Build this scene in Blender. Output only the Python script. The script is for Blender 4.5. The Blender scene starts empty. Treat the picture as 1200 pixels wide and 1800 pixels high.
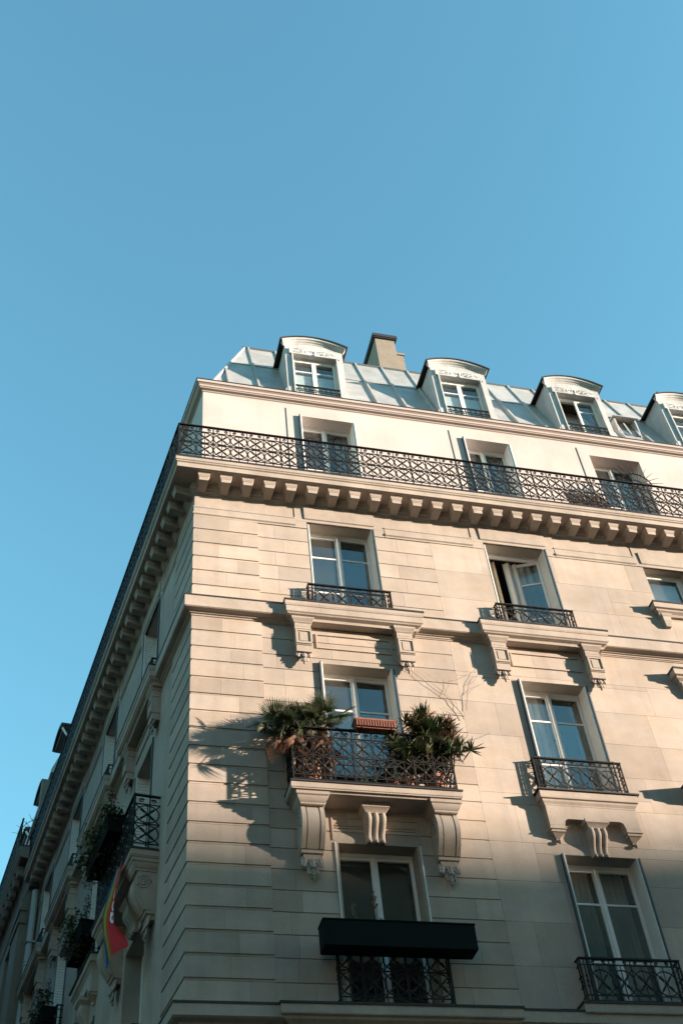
import bpy, bmesh, math, random
from mathutils import Matrix, Vector, noise
random.seed(7)
R = math.radians
scene = bpy.context.scene

# ------------------------------------------------------------------ camera
cam_d = bpy.data.cameras.new('camera'); cam = bpy.data.objects.new('camera', cam_d)
scene.collection.objects.link(cam); scene.camera = cam
cam_d.sensor_fit = 'VERTICAL'; cam_d.sensor_height = 36.0; cam_d.sensor_width = 24.0
cam_d.lens = 39.96; cam_d.clip_start = 0.1; cam_d.clip_end = 5000
def cam_axes(yaw, pitch, roll):
    cy, sy, cp, sp = math.cos(yaw), math.sin(yaw), math.cos(pitch), math.sin(pitch)
    f = Vector((sy*cp, cy*cp, sp)); r = Vector((cy, -sy, 0)); d = -r.cross(f)
    r2 = math.cos(roll)*r + math.sin(roll)*d; d2 = -math.sin(roll)*r + math.cos(roll)*d
    return r2, -d2, -f
_r, _u, _b = cam_axes(R(18.317), R(47.295), R(6.891))
cam.matrix_world = Matrix(((_r.x, _u.x, _b.x, -1.811), (_r.y, _u.y, _b.y, -13.8824), (_r.z, _u.z, _b.z, 1.65), (0, 0, 0, 1)))

# ------------------------------------------------------------------ sky, sun, exposure
SUN_EL, SUN_AZ = 8.0, 66.0          # elevation, angle from the sunny facade's normal towards +X
sun_to = Vector((math.sin(R(SUN_AZ))*math.cos(R(SUN_EL)), -math.cos(R(SUN_AZ))*math.cos(R(SUN_EL)), math.sin(R(SUN_EL))))
world = bpy.data.worlds.new('World'); scene.world = world; world.use_nodes = True
wn, wl = world.node_tree.nodes, world.node_tree.links
bg = wn['Background']
sky = wn.new('ShaderNodeTexSky'); sky.sky_type = 'NISHITA'; sky.sun_disc = False
sky.sun_elevation = R(SUN_EL); sky.sun_rotation = math.atan2(sun_to.x, sun_to.y)
sky.air_density = 1.3; sky.dust_density = 0.3; sky.ozone_density = 2.5; sky.altitude = 50
tint = wn.new('ShaderNodeMix'); tint.data_type = 'RGBA'; tint.blend_type = 'MULTIPLY'; tint.inputs[0].default_value = 1.0
tint.inputs[7].default_value = (0.67, 1.025, 0.94, 1)
wl.new(sky.outputs[0], tint.inputs[6]); wl.new(tint.outputs[2], bg.inputs[0])
bg.inputs[1].default_value = 0.15
sd = bpy.data.lights.new('sun', 'SUN'); sun = bpy.data.objects.new('sun', sd); scene.collection.objects.link(sun)
sd.energy = 5.0; sd.angle = R(0.9); sd.color = (1.0, 0.81, 0.645)
sun.rotation_euler = (-sun_to).to_track_quat('-Z', 'Y').to_euler()
scene.view_settings.view_transform = 'Standard'; scene.view_settings.look = 'None'
scene.view_settings.exposure = 1.88; scene.view_settings.gamma = 1.0

# ------------------------------------------------------------------ materials
MATS = {}
def mat(name, col, rough=0.85, metal=0.0, var=0.0, scale=3.0, bump=0.0, bscale=40.0, rnd=0.0, spec=0.3, stain=0.0, stretch=(1, 1, 1), col2=None, trans=0.0, streak=0.0):
    m = bpy.data.materials.new(name); m.use_nodes = True
    n, l = m.node_tree.nodes, m.node_tree.links
    p = n['Principled BSDF']; p.inputs['Roughness'].default_value = rough; p.inputs['Metallic'].default_value = metal
    p.inputs['Specular IOR Level'].default_value = spec
    p.inputs['Base Color'].default_value = (*col, 1)
    geo = n.new('ShaderNodeNewGeometry'); mp = n.new('ShaderNodeMapping'); mp.inputs['Scale'].default_value = stretch
    l.new(geo.outputs['Position'], mp.inputs['Vector'])
    c = None
    if var or rnd or stain or col2:
        rgb = n.new('ShaderNodeRGB'); rgb.outputs[0].default_value = (*col, 1); c = rgb.outputs[0]
    if col2:
        nz = n.new('ShaderNodeTexNoise'); nz.inputs['Scale'].default_value = scale*0.6; nz.inputs['Detail'].default_value = 5
        l.new(mp.outputs[0], nz.inputs['Vector'])
        rp = n.new('ShaderNodeValToRGB'); rp.color_ramp.elements[0].position = 0.4; rp.color_ramp.elements[1].position = 0.65
        l.new(nz.outputs[0], rp.inputs[0])
        mx = n.new('ShaderNodeMix'); mx.data_type = 'RGBA'; mx.inputs[7].default_value = (*col2, 1)
        l.new(rp.outputs[0], mx.inputs[0]); l.new(c, mx.inputs[6]); c = mx.outputs[2]
    def mul(c, fac_socket, lo, hi):
        mr = n.new('ShaderNodeMapRange'); mr.inputs[3].default_value = lo; mr.inputs[4].default_value = hi
        l.new(fac_socket, mr.inputs[0])
        hv = n.new('ShaderNodeHueSaturation'); l.new(mr.outputs[0], hv.inputs['Value']); l.new(c, hv.inputs['Color'])
        return hv.outputs[0]
    if var:
        nz = n.new('ShaderNodeTexNoise'); nz.inputs['Scale'].default_value = scale; nz.inputs['Detail'].default_value = 8; nz.inputs['Roughness'].default_value = 0.65
        l.new(mp.outputs[0], nz.inputs['Vector']); 
        mr = n.new('ShaderNodeMapRange'); mr.inputs[1].default_value = 0.25; mr.inputs[2].default_value = 0.75
        l.new(nz.outputs[0], mr.inputs[0]); c = mul(c, mr.outputs[0], 1-var, 1+var)
    if rnd:
        oi = n.new('ShaderNodeObjectInfo'); c = mul(c, oi.outputs['Random'], 1-rnd, 1+rnd*0.7)
    if stain:
        # scattered dark pits and grimy blotches with a shape of their own
        nz = n.new('ShaderNodeTexNoise'); nz.inputs['Scale'].default_value = 1.3; nz.inputs['Detail'].default_value = 6; nz.inputs['Roughness'].default_value = 0.7
        l.new(geo.outputs['Position'], nz.inputs['Vector'])
        n2 = n.new('ShaderNodeTexNoise'); n2.inputs['Scale'].default_value = 52; n2.inputs['Detail'].default_value = 3
        l.new(geo.outputs['Position'], n2.inputs['Vector'])
        r1 = n.new('ShaderNodeValToRGB'); r1.color_ramp.elements[0].position = 0.46; r1.color_ramp.elements[1].position = 0.66
        r2 = n.new('ShaderNodeValToRGB'); r2.color_ramp.elements[0].position = 0.56; r2.color_ramp.elements[1].position = 0.66
        l.new(nz.outputs[0], r1.inputs[0]); l.new(n2.outputs[0], r2.inputs[0])
        mm = n.new('ShaderNodeMath'); mm.operation = 'MULTIPLY'; l.new(r1.outputs[0], mm.inputs[0]); l.new(r2.outputs[0], mm.inputs[1])
        c = mul(c, mm.outputs[0], 1.0, 1-stain)
    if streak:
        # rain streaks running down and broad patches of older, yellower stone
        m2 = n.new('ShaderNodeMapping'); m2.inputs['Scale'].default_value = (3.2, 3.2, 0.28); l.new(geo.outputs['Position'], m2.inputs['Vector'])
        nz = n.new('ShaderNodeTexNoise'); nz.inputs['Scale'].default_value = 1.0; nz.inputs['Detail'].default_value = 6; nz.inputs['Roughness'].default_value = 0.6; l.new(m2.outputs[0], nz.inputs['Vector'])
        mr = n.new('ShaderNodeMapRange'); mr.inputs[1].default_value = 0.45; mr.inputs[2].default_value = 0.75; l.new(nz.outputs[0], mr.inputs[0])
        c = mul(c, mr.outputs[0], 1.0+streak*0.25, 1-streak)
        nz = n.new('ShaderNodeTexNoise'); nz.inputs['Scale'].default_value = 0.55; nz.inputs['Detail'].default_value = 4; l.new(geo.outputs['Position'], nz.inputs['Vector'])
        mr = n.new('ShaderNodeMapRange'); mr.inputs[1].default_value = 0.35; mr.inputs[2].default_value = 0.65; l.new(nz.outputs[0], mr.inputs[0])
        c = mul(c, mr.outputs[0], 0.90, 1.07)
    if c is not None: l.new(c, p.inputs['Base Color'])
    if bump:
        nb = n.new('ShaderNodeTexNoise'); nb.inputs['Scale'].default_value = bscale; nb.inputs['Detail'].default_value = 4
        l.new(mp.outputs[0], nb.inputs['Vector'])
        bp = n.new('ShaderNodeBump'); bp.inputs['Strength'].default_value = bump; bp.inputs['Distance'].default_value = 0.02
        l.new(nb.outputs[0], bp.inputs['Height']); l.new(bp.outputs[0], p.inputs['Normal'])
    if trans:
        tr = n.new('ShaderNodeBsdfTranslucent'); tr.inputs[0].default_value = (*[min(1, x*1.3) for x in col], 1)
        ms = n.new('ShaderNodeMixShader'); ms.inputs[0].default_value = trans
        l.new(p.outputs[0], ms.inputs[1]); l.new(tr.outputs[0], ms.inputs[2]); l.new(ms.outputs[0], n['Material Output'].inputs[0])
    MATS[name] = m; return m
STONE = (0.348, 0.297, 0.258)
mat('stone', STONE, var=0.11, scale=2.6, bump=0.12, bscale=45, rnd=0.15, stain=0.42, streak=0.13, stretch=(0.8, 0.8, 1.3), col2=(0.355, 0.290, 0.235))
mat('stone_moulding', (0.340, 0.288, 0.246), var=0.14, scale=2.5, bump=0.2, bscale=50, stain=0.42, streak=0.13)
mat('stone_carved', (0.30, 0.252, 0.22), var=0.18, scale=9, bump=0.5, bscale=45, stain=0.4)
mat('mortar', (0.28, 0.245, 0.205), var=0.15, scale=4, bump=0.2)
mat('groove', (0.15, 0.125, 0.10), var=0.15, scale=4, bump=0.2)
mat('plaster', (0.45, 0.392, 0.370), var=0.07, scale=1.2, streak=0.07, stain=0.12, bump=0.08, bscale=25)
mat('plaster_moulding', (0.40, 0.338, 0.315), var=0.06, scale=2, bump=0.08, bscale=25)
mat('zinc', (0.345, 0.34, 0.335), rough=0.5, metal=0.2, var=0.24, scale=2.4, bump=0.08, bscale=9, rnd=0.10, spec=0.5)
mat('zinc_dark', (0.10, 0.105, 0.11), rough=0.55, metal=0.3, var=0.15)
mat('lead', (0.035, 0.035, 0.038), rough=0.6, metal=0.2, var=0.2)
mat('white_paint', (0.62, 0.62, 0.61), rough=0.6, var=0.05, scale=6, spec=0.3)
mat('dormer_paint', (0.365, 0.37, 0.375), rough=0.75, var=0.14, scale=5, bump=0.2, bscale=25, stain=0.6, streak=0.2)
mat('shutter_paint', (0.55, 0.53, 0.50), rough=0.65, var=0.08, scale=7)
mat('shutter_dark', (0.06, 0.075, 0.09), rough=0.5)
mat('iron', (0.007, 0.0068, 0.007), rough=0.6, metal=0.0, var=0.3, scale=20, col2=(0.013, 0.0095, 0.008), spec=0.25)
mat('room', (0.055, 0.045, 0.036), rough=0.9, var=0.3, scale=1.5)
mat('curtain', (0.62, 0.60, 0.56), rough=0.9, var=0.08, scale=8, trans=0.2)
mat('curtain_beige', (0.42, 0.34, 0.25), rough=0.9, var=0.15, scale=8)
mat('blind', (0.78, 0.80, 0.82), rough=0.8)
mat('chimney', (0.20, 0.168, 0.142), var=0.15, scale=4, bump=0.3, bscale=30, stain=0.3)
mat('terracotta', (0.25, 0.105, 0.065), rough=0.85, var=0.2, scale=14, bump=0.15)
mat('brick_red', (0.20, 0.085, 0.062), rough=0.9, var=0.25, scale=30, bump=0.3)
mat('box_green', (0.005, 0.008, 0.0075), rough=0.8, var=0.2, spec=0.1)
mat('box_black', (0.006, 0.006, 0.006), rough=0.8, var=0.2, spec=0.1)
mat('frond', (0.055, 0.070, 0.030), rough=0.55, var=0.35, scale=9, rnd=0.35, spec=0.4, trans=0.18)
mat('frond_dry', (0.135, 0.072, 0.045), rough=0.85, var=0.3, scale=9, rnd=0.3, trans=0.15)
mat('leaf', (0.045, 0.080, 0.022), rough=0.5, var=0.3, scale=9, rnd=0.35, trans=0.2)
mat('leaf_light', (0.10, 0.16, 0.035), rough=0.5, var=0.3, scale=9, rnd=0.3, trans=0.3)
mat('leaf_dark', (0.035, 0.050, 0.018), rough=0.6, var=0.4, scale=9, rnd=0.4, trans=0.12)
mat('twig', (0.12, 0.085, 0.06), rough=0.9)
mat('trunk', (0.085, 0.058, 0.038), rough=0.95, var=0.4, scale=40, bump=0.5)
mat('reed', (0.22, 0.13, 0.085), rough=0.8, var=0.35, scale=12)
mat('asphalt', (0.05, 0.05, 0.05), rough=0.9, var=0.2, scale=1.5, bump=0.2)
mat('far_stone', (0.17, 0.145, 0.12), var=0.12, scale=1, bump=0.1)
mat('far_bounce', (0.40, 0.32, 0.25), var=0.08, scale=1)  # pale tone picked so the unseen corner block bounces warm sun
mat('pipe', (0.36, 0.39, 0.40), rough=0.6, var=0.08)
for nm, c in dict(red=(0.48, 0.018, 0.025), orange=(0.30, 0.08, 0.01), yellow=(0.30, 0.25, 0.03), green=(0.01, 0.07, 0.03), blue=(0.01, 0.08, 0.30), violet=(0.08, 0.02, 0.14), letter=(0.8, 0.8, 0.82)).items():
    mat('flag_'+nm, c, rough=0.75, var=0.08, scale=10, trans=0.15)
def glass_mat():
    m = bpy.data.materials.new('glass'); m.use_nodes = True; n, l = m.node_tree.nodes, m.node_tree.links
    n.remove(n['Principled BSDF'])
    fr = n.new('ShaderNodeFresnel'); fr.inputs[0].default_value = 2.25
    tr = n.new('ShaderNodeBsdfTransparent'); tr.inputs[0].default_value = (0.82, 0.86, 0.86, 1)
    gl = n.new('ShaderNodeBsdfGlossy'); gl.inputs['Roughness'].default_value = 0.015
    nz = n.new('ShaderNodeTexNoise'); nz.inputs['Scale'].default_value = 2.2
    geo = n.new('ShaderNodeNewGeometry'); l.new(geo.outputs['Position'], nz.inputs['Vector'])
    bp = n.new('ShaderNodeBump'); bp.inputs['Strength'].default_value = 0.02; bp.inputs['Distance'].default_value = 0.05
    l.new(nz.outputs[0], bp.inputs['Height']); l.new(bp.outputs[0], gl.inputs['Normal'])
    inv = n.new('ShaderNodeMath'); inv.operation = 'SUBTRACT'; inv.inputs[0].default_value = 1.0; l.new(geo.outputs['Backfacing'], inv.inputs[1])
    mu = n.new('ShaderNodeMath'); mu.operation = 'MULTIPLY'; l.new(fr.outputs[0], mu.inputs[0]); l.new(inv.outputs[0], mu.inputs[1])
    ms = n.new('ShaderNodeMixShader'); l.new(mu.outputs[0], ms.inputs[0]); l.new(tr.outputs[0], ms.inputs[1]); l.new(gl.outputs[0], ms.inputs[2])
    df = n.new('ShaderNodeBsdfDiffuse'); df.inputs[0].default_value = (0.45, 0.44, 0.42, 1)      # patchy grey film added to pale the sky reflection
    nd = n.new('ShaderNodeTexNoise'); nd.inputs['Scale'].default_value = 1.6; nd.inputs['Detail'].default_value = 5; l.new(geo.outputs['Position'], nd.inputs['Vector'])
    dr = n.new('ShaderNodeMapRange'); dr.inputs[3].default_value = 0.005; dr.inputs[4].default_value = 0.07; l.new(nd.outputs[0], dr.inputs[0])
    m2 = n.new('ShaderNodeMixShader'); l.new(dr.outputs[0], m2.inputs[0]); l.new(ms.outputs[0], m2.inputs[1]); l.new(df.outputs[0], m2.inputs[2])
    l.new(m2.outputs[0], n['Material Output'].inputs[0]); MATS['glass'] = m
glass_mat()

# ------------------------------------------------------------------ helpers
class MB:
    def __init__(s): s.v, s.f, s.m = [], [], []
    def add(s, vs, fs, mi=0):
        b = len(s.v); s.v += [tuple(p) for p in vs]; s.f += [tuple(b+i for i in f) for f in fs]; s.m += [mi]*len(fs); return s
    def box(s, x0, x1, y0, y1, z0, z1, mi=0):
        return s.add([(x0,y0,z0),(x1,y0,z0),(x1,y1,z0),(x0,y1,z0),(x0,y0,z1),(x1,y0,z1),(x1,y1,z1),(x0,y1,z1)],
                     [(0,3,2,1),(4,5,6,7),(0,1,5,4),(1,2,6,5),(2,3,7,6),(3,0,4,7)], mi)
    def loft(s, rings, caps=True, closed=True, mi=0):
        k = len(rings[0]); vs = [p for r in rings for p in r]; fs = []
        for i in range(len(rings)-1):
            for j in range(k if closed else k-1):
                a, b = i*k+j, i*k+(j+1) % k; fs.append((a, b, b+k, a+k))
        if caps and closed: fs.append(tuple(range(k))[::-1]); fs.append(tuple((len(rings)-1)*k+j for j in range(k)))
        return s.add(vs, fs, mi)
    def stack(s, xa, xb, B, prof, back=0.0, mi=0):      # nested rectangles up a wall: prof = [(outset, z)...]
        return s.loft([[(xa-o, back, z), (xa-o, -B-o, z), (xb+o, -B-o, z), (xb+o, back, z)] for o, z in prof], mi=mi)
    def prism(s, prof, x0, x1, mi=0):                   # prof = closed [(outset, z)...] run along x
        return s.loft([[(x, -o, z) for o, z in prof] for x in (x0, x1)], mi=mi)
    def tube(s, path, r, n=6, caps=True, mi=0, flat=1.0):
        rings = []; path = [Vector(p) for p in path]
        for i, p in enumerate(path):
            d = (path[min(i+1, len(path)-1)]-path[max(i-1, 0)]).normalized()
            a = Vector((0, 0, 1)) if abs(d.z) < 0.9 else Vector((1, 0, 0))
            u = d.cross(a).normalized(); w = d.cross(u).normalized(); rr = r[i] if hasattr(r, '__len__') else r
            rings.append([p+(u*math.cos(2*math.pi*k/n+0.4)+w*math.sin(2*math.pi*k/n+0.4)*flat)*rr for k in range(n)])
        return s.loft(rings, caps, mi=mi)
    def ring(s, c, r, t, n=18, arc=(0, 2*math.pi), depth=None, rz=None):   # bar bent to a circle in the xz plane, square section
        depth = depth or t; full = abs(arc[1]-arc[0]-2*math.pi) < 1e-6; rz = rz or r; rings = []
        for i in range(n+1):
            a = arc[0]+(arc[1]-arc[0])*i/n; ca, sa = math.cos(a), math.sin(a)
            rings.append([(c[0]+ca*(r-t/2), c[1]-depth/2, c[2]+sa*(rz-t/2)), (c[0]+ca*(r+t/2), c[1]-depth/2, c[2]+sa*(rz+t/2)),
                          (c[0]+ca*(r+t/2), c[1]+depth/2, c[2]+sa*(rz+t/2)), (c[0]+ca*(r-t/2), c[1]+depth/2, c[2]+sa*(rz-t/2))])
        return s.loft(rings, caps=not full)
    def blob(s, c, r, sc=(1, 1, 1), seg=8, rings=6, jit=0.0, mi=0):
        vs = []; 
        for i in range(1, rings):
            t = math.pi*i/rings
            for k in range(seg):
                p = 2*math.pi*k/seg; q = r*(1+random.uniform(-jit, jit))
                vs.append((c[0]+q*sc[0]*math.sin(t)*math.cos(p), c[1]+q*sc[1]*math.sin(t)*math.sin(p), c[2]+q*sc[2]*math.cos(t)))
        fs = [(i*seg+k, i*seg+(k+1) % seg, (i+1)*seg+(k+1) % seg, (i+1)*seg+k) for i in range(rings-2) for k in range(seg)]
        n = len(vs); vs += [(c[0], c[1], c[2]+r*sc[2]), (c[0], c[1], c[2]-r*sc[2])]
        fs += [(n, (k+1) % seg, k) for k in range(seg)] + [(n+1, (rings-2)*seg+k, (rings-2)*seg+(k+1) % seg) for k in range(seg)]
        return s.add(vs, fs, mi)
    def bar(s, a, b, w, d=None):                         # straight bar with square section
        d = d or w; a, b = Vector(a), Vector(b); t = (b-a).normalized()
        u = t.cross(Vector((0, 1, 0)));
        if u.length < 1e-4: u = Vector((1, 0, 0))
        u.normalize(); v = t.cross(u).normalized()
        q = lambda p: [p+u*w/2+v*d/2, p-u*w/2+v*d/2, p-u*w/2-v*d/2, p+u*w/2-v*d/2]
        return s.loft([q(a), q(b)])
    def mesh(s, name, smooth=False, recalc=True):
        me = bpy.data.meshes.new(name); me.from_pydata(s.v, [], s.f)
        if any(s.m): me.polygons.foreach_set('material_index', s.m)
        if recalc:
            bm = bmesh.new(); bm.from_mesh(me); bmesh.ops.recalc_face_normals(bm, faces=bm.faces); bm.to_mesh(me); bm.free()
        if smooth:
            me.shade_smooth()
            if smooth != 'all': me.set_sharp_from_angle(angle=R(38))
        return me

# facade frames: x along the wall, y inwards, z up
ANG = R(97.74); uL = Vector((math.cos(ANG), math.sin(ANG), 0)); nL = Vector((-math.sin(ANG), math.cos(ANG), 0))
S = {'F': Matrix.Identity(4), 'L': Matrix.Rotation(math.atan2(-uL.y, -uL.x), 4, 'Z')}
BX = (1+nL.y)/nL.x                                     # plan vector of a unit outset at the corner: (BX, -1)
W = {}
def link(o, M, parent=None, **props):
    scene.collection.objects.link(o); W[o] = M
    if parent is not None: o.parent = parent; o.matrix_local = W[parent].inverted() @ M
    else: o.matrix_world = M
    for k, v in props.items(): o[k] = v
    return o
def ob(name, mb, material, parent=None, side='F', loc=(0, 0, 0), rot=None, smooth=False, M=None, **props):
    me = mb if isinstance(mb, bpy.types.Mesh) else mb.mesh(name, smooth)
    mats = material if isinstance(material, (list, tuple)) else [material]
    if not me.materials:
        for k in mats: me.materials.append(MATS[k])
    o = bpy.data.objects.new(name, me)
    if M is None:
        M = S[side] @ Matrix.Translation(loc)
        if rot is not None: M = M @ rot
    return link(o, M, parent, **props)
def thing(name, label, cat, side='F', loc=(0, 0, 0), **props):
    return link(bpy.data.objects.new(name, None), S[side] @ Matrix.Translation(loc), None, label=label, category=cat, **props)
def part_empty(name, parent, side='F', loc=(0, 0, 0)):
    return link(bpy.data.objects.new(name, None), S[side] @ Matrix.Translation(loc), parent)
def sweep(prof, xf, sl, mb=None):                        # profile mitred round the corner, world coordinates
    mb = mb or MB()
    return mb.loft([[(xf, -o, z) for o, z in prof], [(BX*o, -o, z) for o, z in prof],
                    [tuple((uL*sl+nL*o)[:2])+(z,) for o, z in prof]])
def wall_mesh(x0, x1, z0, z1, holes, yf, yb, mb=None):   # front skin with holes and reveals
    mb = mb or MB(); xs = sorted({x0, x1, *[v for h in holes for v in h[:2]]}); zs = sorted({z0, z1, *[v for h in holes for v in h[2:]]})
    xs = [x for x in xs if x0 <= x <= x1]; zs = [z for z in zs if z0 <= z <= z1]
    for i in range(len(xs)-1):
        for j in range(len(zs)-1):
            cx, cz = (xs[i]+xs[i+1])/2, (zs[j]+zs[j+1])/2
            if any(h[0] < cx < h[1] and h[2] < cz < h[3] for h in holes): continue
            mb.add([(xs[i], yf, zs[j]), (xs[i+1], yf, zs[j]), (xs[i+1], yf, zs[j+1]), (xs[i], yf, zs[j+1])], [(0, 1, 2, 3)])
    for a, b, c, d in holes:
        mb.add([(a, yf, c), (a, yf, d), (a, yb, d), (a, yb, c)], [(0, 1, 2, 3)])
        mb.add([(b, yf, c), (b, yb, c), (b, yb, d), (b, yf, d)], [(0, 1, 2, 3)])
        mb.add([(a, yf, d), (b, yf, d), (b, yb, d), (a, yb, d)], [(0, 1, 2, 3)])
        mb.add([(a, yf, c), (a, yb, c), (b, yb, c), (b, yf, c)], [(0, 1, 2, 3)])
    return mb

# ------------------------------------------------------------------ ground and unseen buildings across the street
g = MB().add([(-600, -600, 0), (600, -600, 0), (600, 600, 0), (-600, 600, 0)], [(0, 1, 2, 3)])
ob('ground', g, 'asphalt', kind='structure')
def street_block(label, x0, x1, y0, y1, h, roof_h, win_side, wm_='far_stone'):
    t = thing('unseen_block', label, 'building', loc=((x0+x1)/2, (y0+y1)/2, 0))
    m = MB().box(x0, x1, y0, y1, 0, h)
    m.box(x0-0.4, x1+0.4, y0-0.4, y1+0.4, h-0.5, h-0.1)
    ob('wall', m, wm_, t)
    r = MB().loft([[(x0+i, y0+i, z), (x1-i, y0+i, z), (x1-i, y1-i, z), (x0+i, y1-i, z)] for i, z in ((0.2, h), (1.4, h+roof_h), (3.5, h+roof_h+0.5))])
    ob('roof', r, 'zinc', t)
    wm = MB().box(-0.6, 0.6, -0.02, 0.02, 0, 2.1).mesh('window')
    z = 4.8
    while z < h-2.4:
        if win_side == 'N':
            x = x0+2
            while x < x1-1: ob('window', wm, 'shutter_dark', t, loc=(x, y1+0.02, z)); x += 3.4
        z += 3.3
    return t
street_block('tall stone block across the street, opposite the sunlit facade', -1.5, 36, -34, -20.5, 23.0, 3.0, 'N')
street_block('unseen low stone block far along the street, its roof set to cut the low sun', 58, 88.2, -50, -34, 20.4, 2.35, 'N')
street_block('second unseen stone block far along the street, a little taller to shape the shadow edge', 88.2, 125, -50, -34, 20.95, 2.35, 'N')
street_block('unseen stone block across the side street, added to darken the shaded facade', -30, -9.8, 5.5, 60, 20.5, 3.0, '')
street_block('unseen pale block diagonally across the crossing, added to bounce warm sunlight', -50, -13, -44, -10.5, 19.5, 3.0, '', 'far_bounce')

# ------------------------------------------------------------------ the corner apartment building
XF, SL = 13.6, 14.55                                     # lengths of the sunny and of the shaded facade
B = thing('corner_apartment_building', 'cream stone corner apartment building with iron balconies and grey zinc mansard roof', 'building')
COLF = [2.72, 6.18]; WW = 1.30
COLL = [2.97, 6.37, 9.77, 13.15]
FL = {'u': (14.80, 17.09), 'm': (11.42, 13.71), 'l': (8.07, 10.39)}
HU = {}
holesF = []
for c in COLF:
    for k, (a, b) in FL.items():
        if c == 2.72 and k == 'm': a = 11.10
        if c == 2.72 and k == 'l': a = 7.97
        x0, x1 = (c-0.64, c+0.65)
        holesF.append((x0, x1, a, b)); HU[('F', c, k)] = (x0, x1, a, b)
HU[('F', 9.4, 'u')] = (8.85, 9.75, 15.85, 16.92); holesF.append(HU[('F', 9.4, 'u')])
holesL = []
for c in COLL:
    for k, (a, b) in FL.items():
        if c == 2.97 and k == 'm': a = 11.10
        holesL.append((-c-0.64, -c+0.64, a, b)); HU[('L', c, k)] = (-c-0.64, -c+0.64, a, b)
# wall cores
wf = wall_mesh(0.03, XF, 0, 17.52, holesF, 0.012, 0.42)
wall_f = ob('wall', wf, 'mortar', B, label='sunlit stone facade of grooved courses')
wlm = wall_mesh(-SL, -1.15, 0, 17.52, holesL, 0.0, 0.42)
wall_l = ob('wall', wlm, 'stone_moulding', B, side='L', label='shaded smooth stone facade on the side street')
ob('wall_core', wall_mesh(-1.17, -0.03, 0, 17.52, [], 0.012, 0.4), 'mortar', B, side='L')
# ---- stones
ZU = [16.91, 16.554, 16.21, 15.865, 15.52, 15.17, 14.79]
ZM = [14.46, 14.142, 13.80, 13.507, 13.173, 12.845, 12.514, 12.195, 11.858, 11.527, 11.22, 10.886, 10.563, 10.25, 9.925, 9.608, 9.289, 8.965, 8.643, 8.316, 7.95]
COURSES = [(ZU[i+1], ZU[i]) for i in range(len(ZU)-1)] + [(ZM[i+1], ZM[i]) for i in range(len(ZM)-1)]
ZTAIL = [(7.0, 7.85), (6.1, 7.0)]
def stone_prof(z0, z1, out, gap, ch):
    a, b = z0+gap/2, z1-gap/2
    return [(-0.04, a), (out-ch, a), (out, a+ch), (out, b-ch), (out-ch, b), (-0.04, b)]
def stone(x0, x1, z0, z1, out=0.0, gap=0.014, ch=0.004, vg=0.003):
    if x1-x0 < 0.04: return
    m = MB().prism(stone_prof(z0, z1, out, gap, ch), x0+vg/2, x1-vg/2)
    ob('stone', m, 'stone', wall_f)
def sub_holes(x0, x1, z0, z1, holes):
    segs = [(x0, x1)]
    for a, b, c, d in holes:
        if d <= z0+0.02 or c >= z1-0.02: continue
        segs = [t for p, q in segs for t in ((p, min(q, a)), (max(p, b), q)) if t[1]-t[0] > 0.03]
    return segs
random.seed(11)
for i, (z0, z1) in enumerate(COURSES):
    q = [0.62, 0.86, 0.47, 0.74][i % 4]+random.uniform(-0.06, 0.06)
    ql = 1.15
    a_, b_ = z0+0.006, z1-0.006
    pr = [(-0.04, a_), (0.004, a_), (0.004, a_+0.03), (0.020, a_+0.032), (0.020, b_-0.003), (0.017, b_), (-0.04, b_)]
    # quoin stone wrapping the corner
    ob('stone', sweep(pr, q-0.001, ql), 'stone', wall_f)
    m = MB().prism(pr, q+0.001, 1.15); ob('stone', m, 'stone', wall_f)
    # grooved courses either side of the first window
    for za, zb in [(z0, z1)]:
        for a, b in sub_holes(1.15, 4.45, z0, z1, holesF):
            L = b-a
            if L > 0.7:
                c = a+L*random.uniform(0.35, 0.65) if i % 2 else a+L*random.uniform(0.25, 0.4)
                stone(a, c, z0, z1); stone(c, b, z0, z1)
            else: stone(a, b, z0, z1)
# smooth ashlar beyond
rows = [(16.21, 16.91), (15.52, 16.21), (14.79, 15.52)] + [(ZM[i+2], ZM[i]) for i in range(0, len(ZM)-2, 2)]
random.seed(5)
for i, (z0, z1) in enumerate(rows):
    cuts = [4.45]; x = 4.45+random.uniform(0.4, 1.3)
    while x < 10.6: cuts.append(x); x += random.uniform(0.9, 1.7)
    cuts.append(10.6)
    for a, b in zip(cuts[:-1], cuts[1:]):
        zs = sorted({z0, z1, *[v for h in holesF for v in h[2:] if h[0] < b and h[1] > a and z0+0.05 < v < z1-0.05]})
        for p, q in zip(zs[:-1], zs[1:]):
            for s0, s1 in sub_holes(a, b, p, q, holesF): stone(s0, s1, p, q, out=0.0, gap=0.003, ch=0.001, vg=0.0025)
ob('plain_wall', MB().prism([(-0.04, 7.95), (0.0, 7.95), (0.0, 16.91), (-0.04, 16.91)], 10.604, XF), 'stone', B)
ob('plinth_wall', sweep([(-0.04, 0.0), (0.004, 0.0), (0.004, 7.86), (-0.04, 7.86)], XF, SL), 'stone', B)
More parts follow.
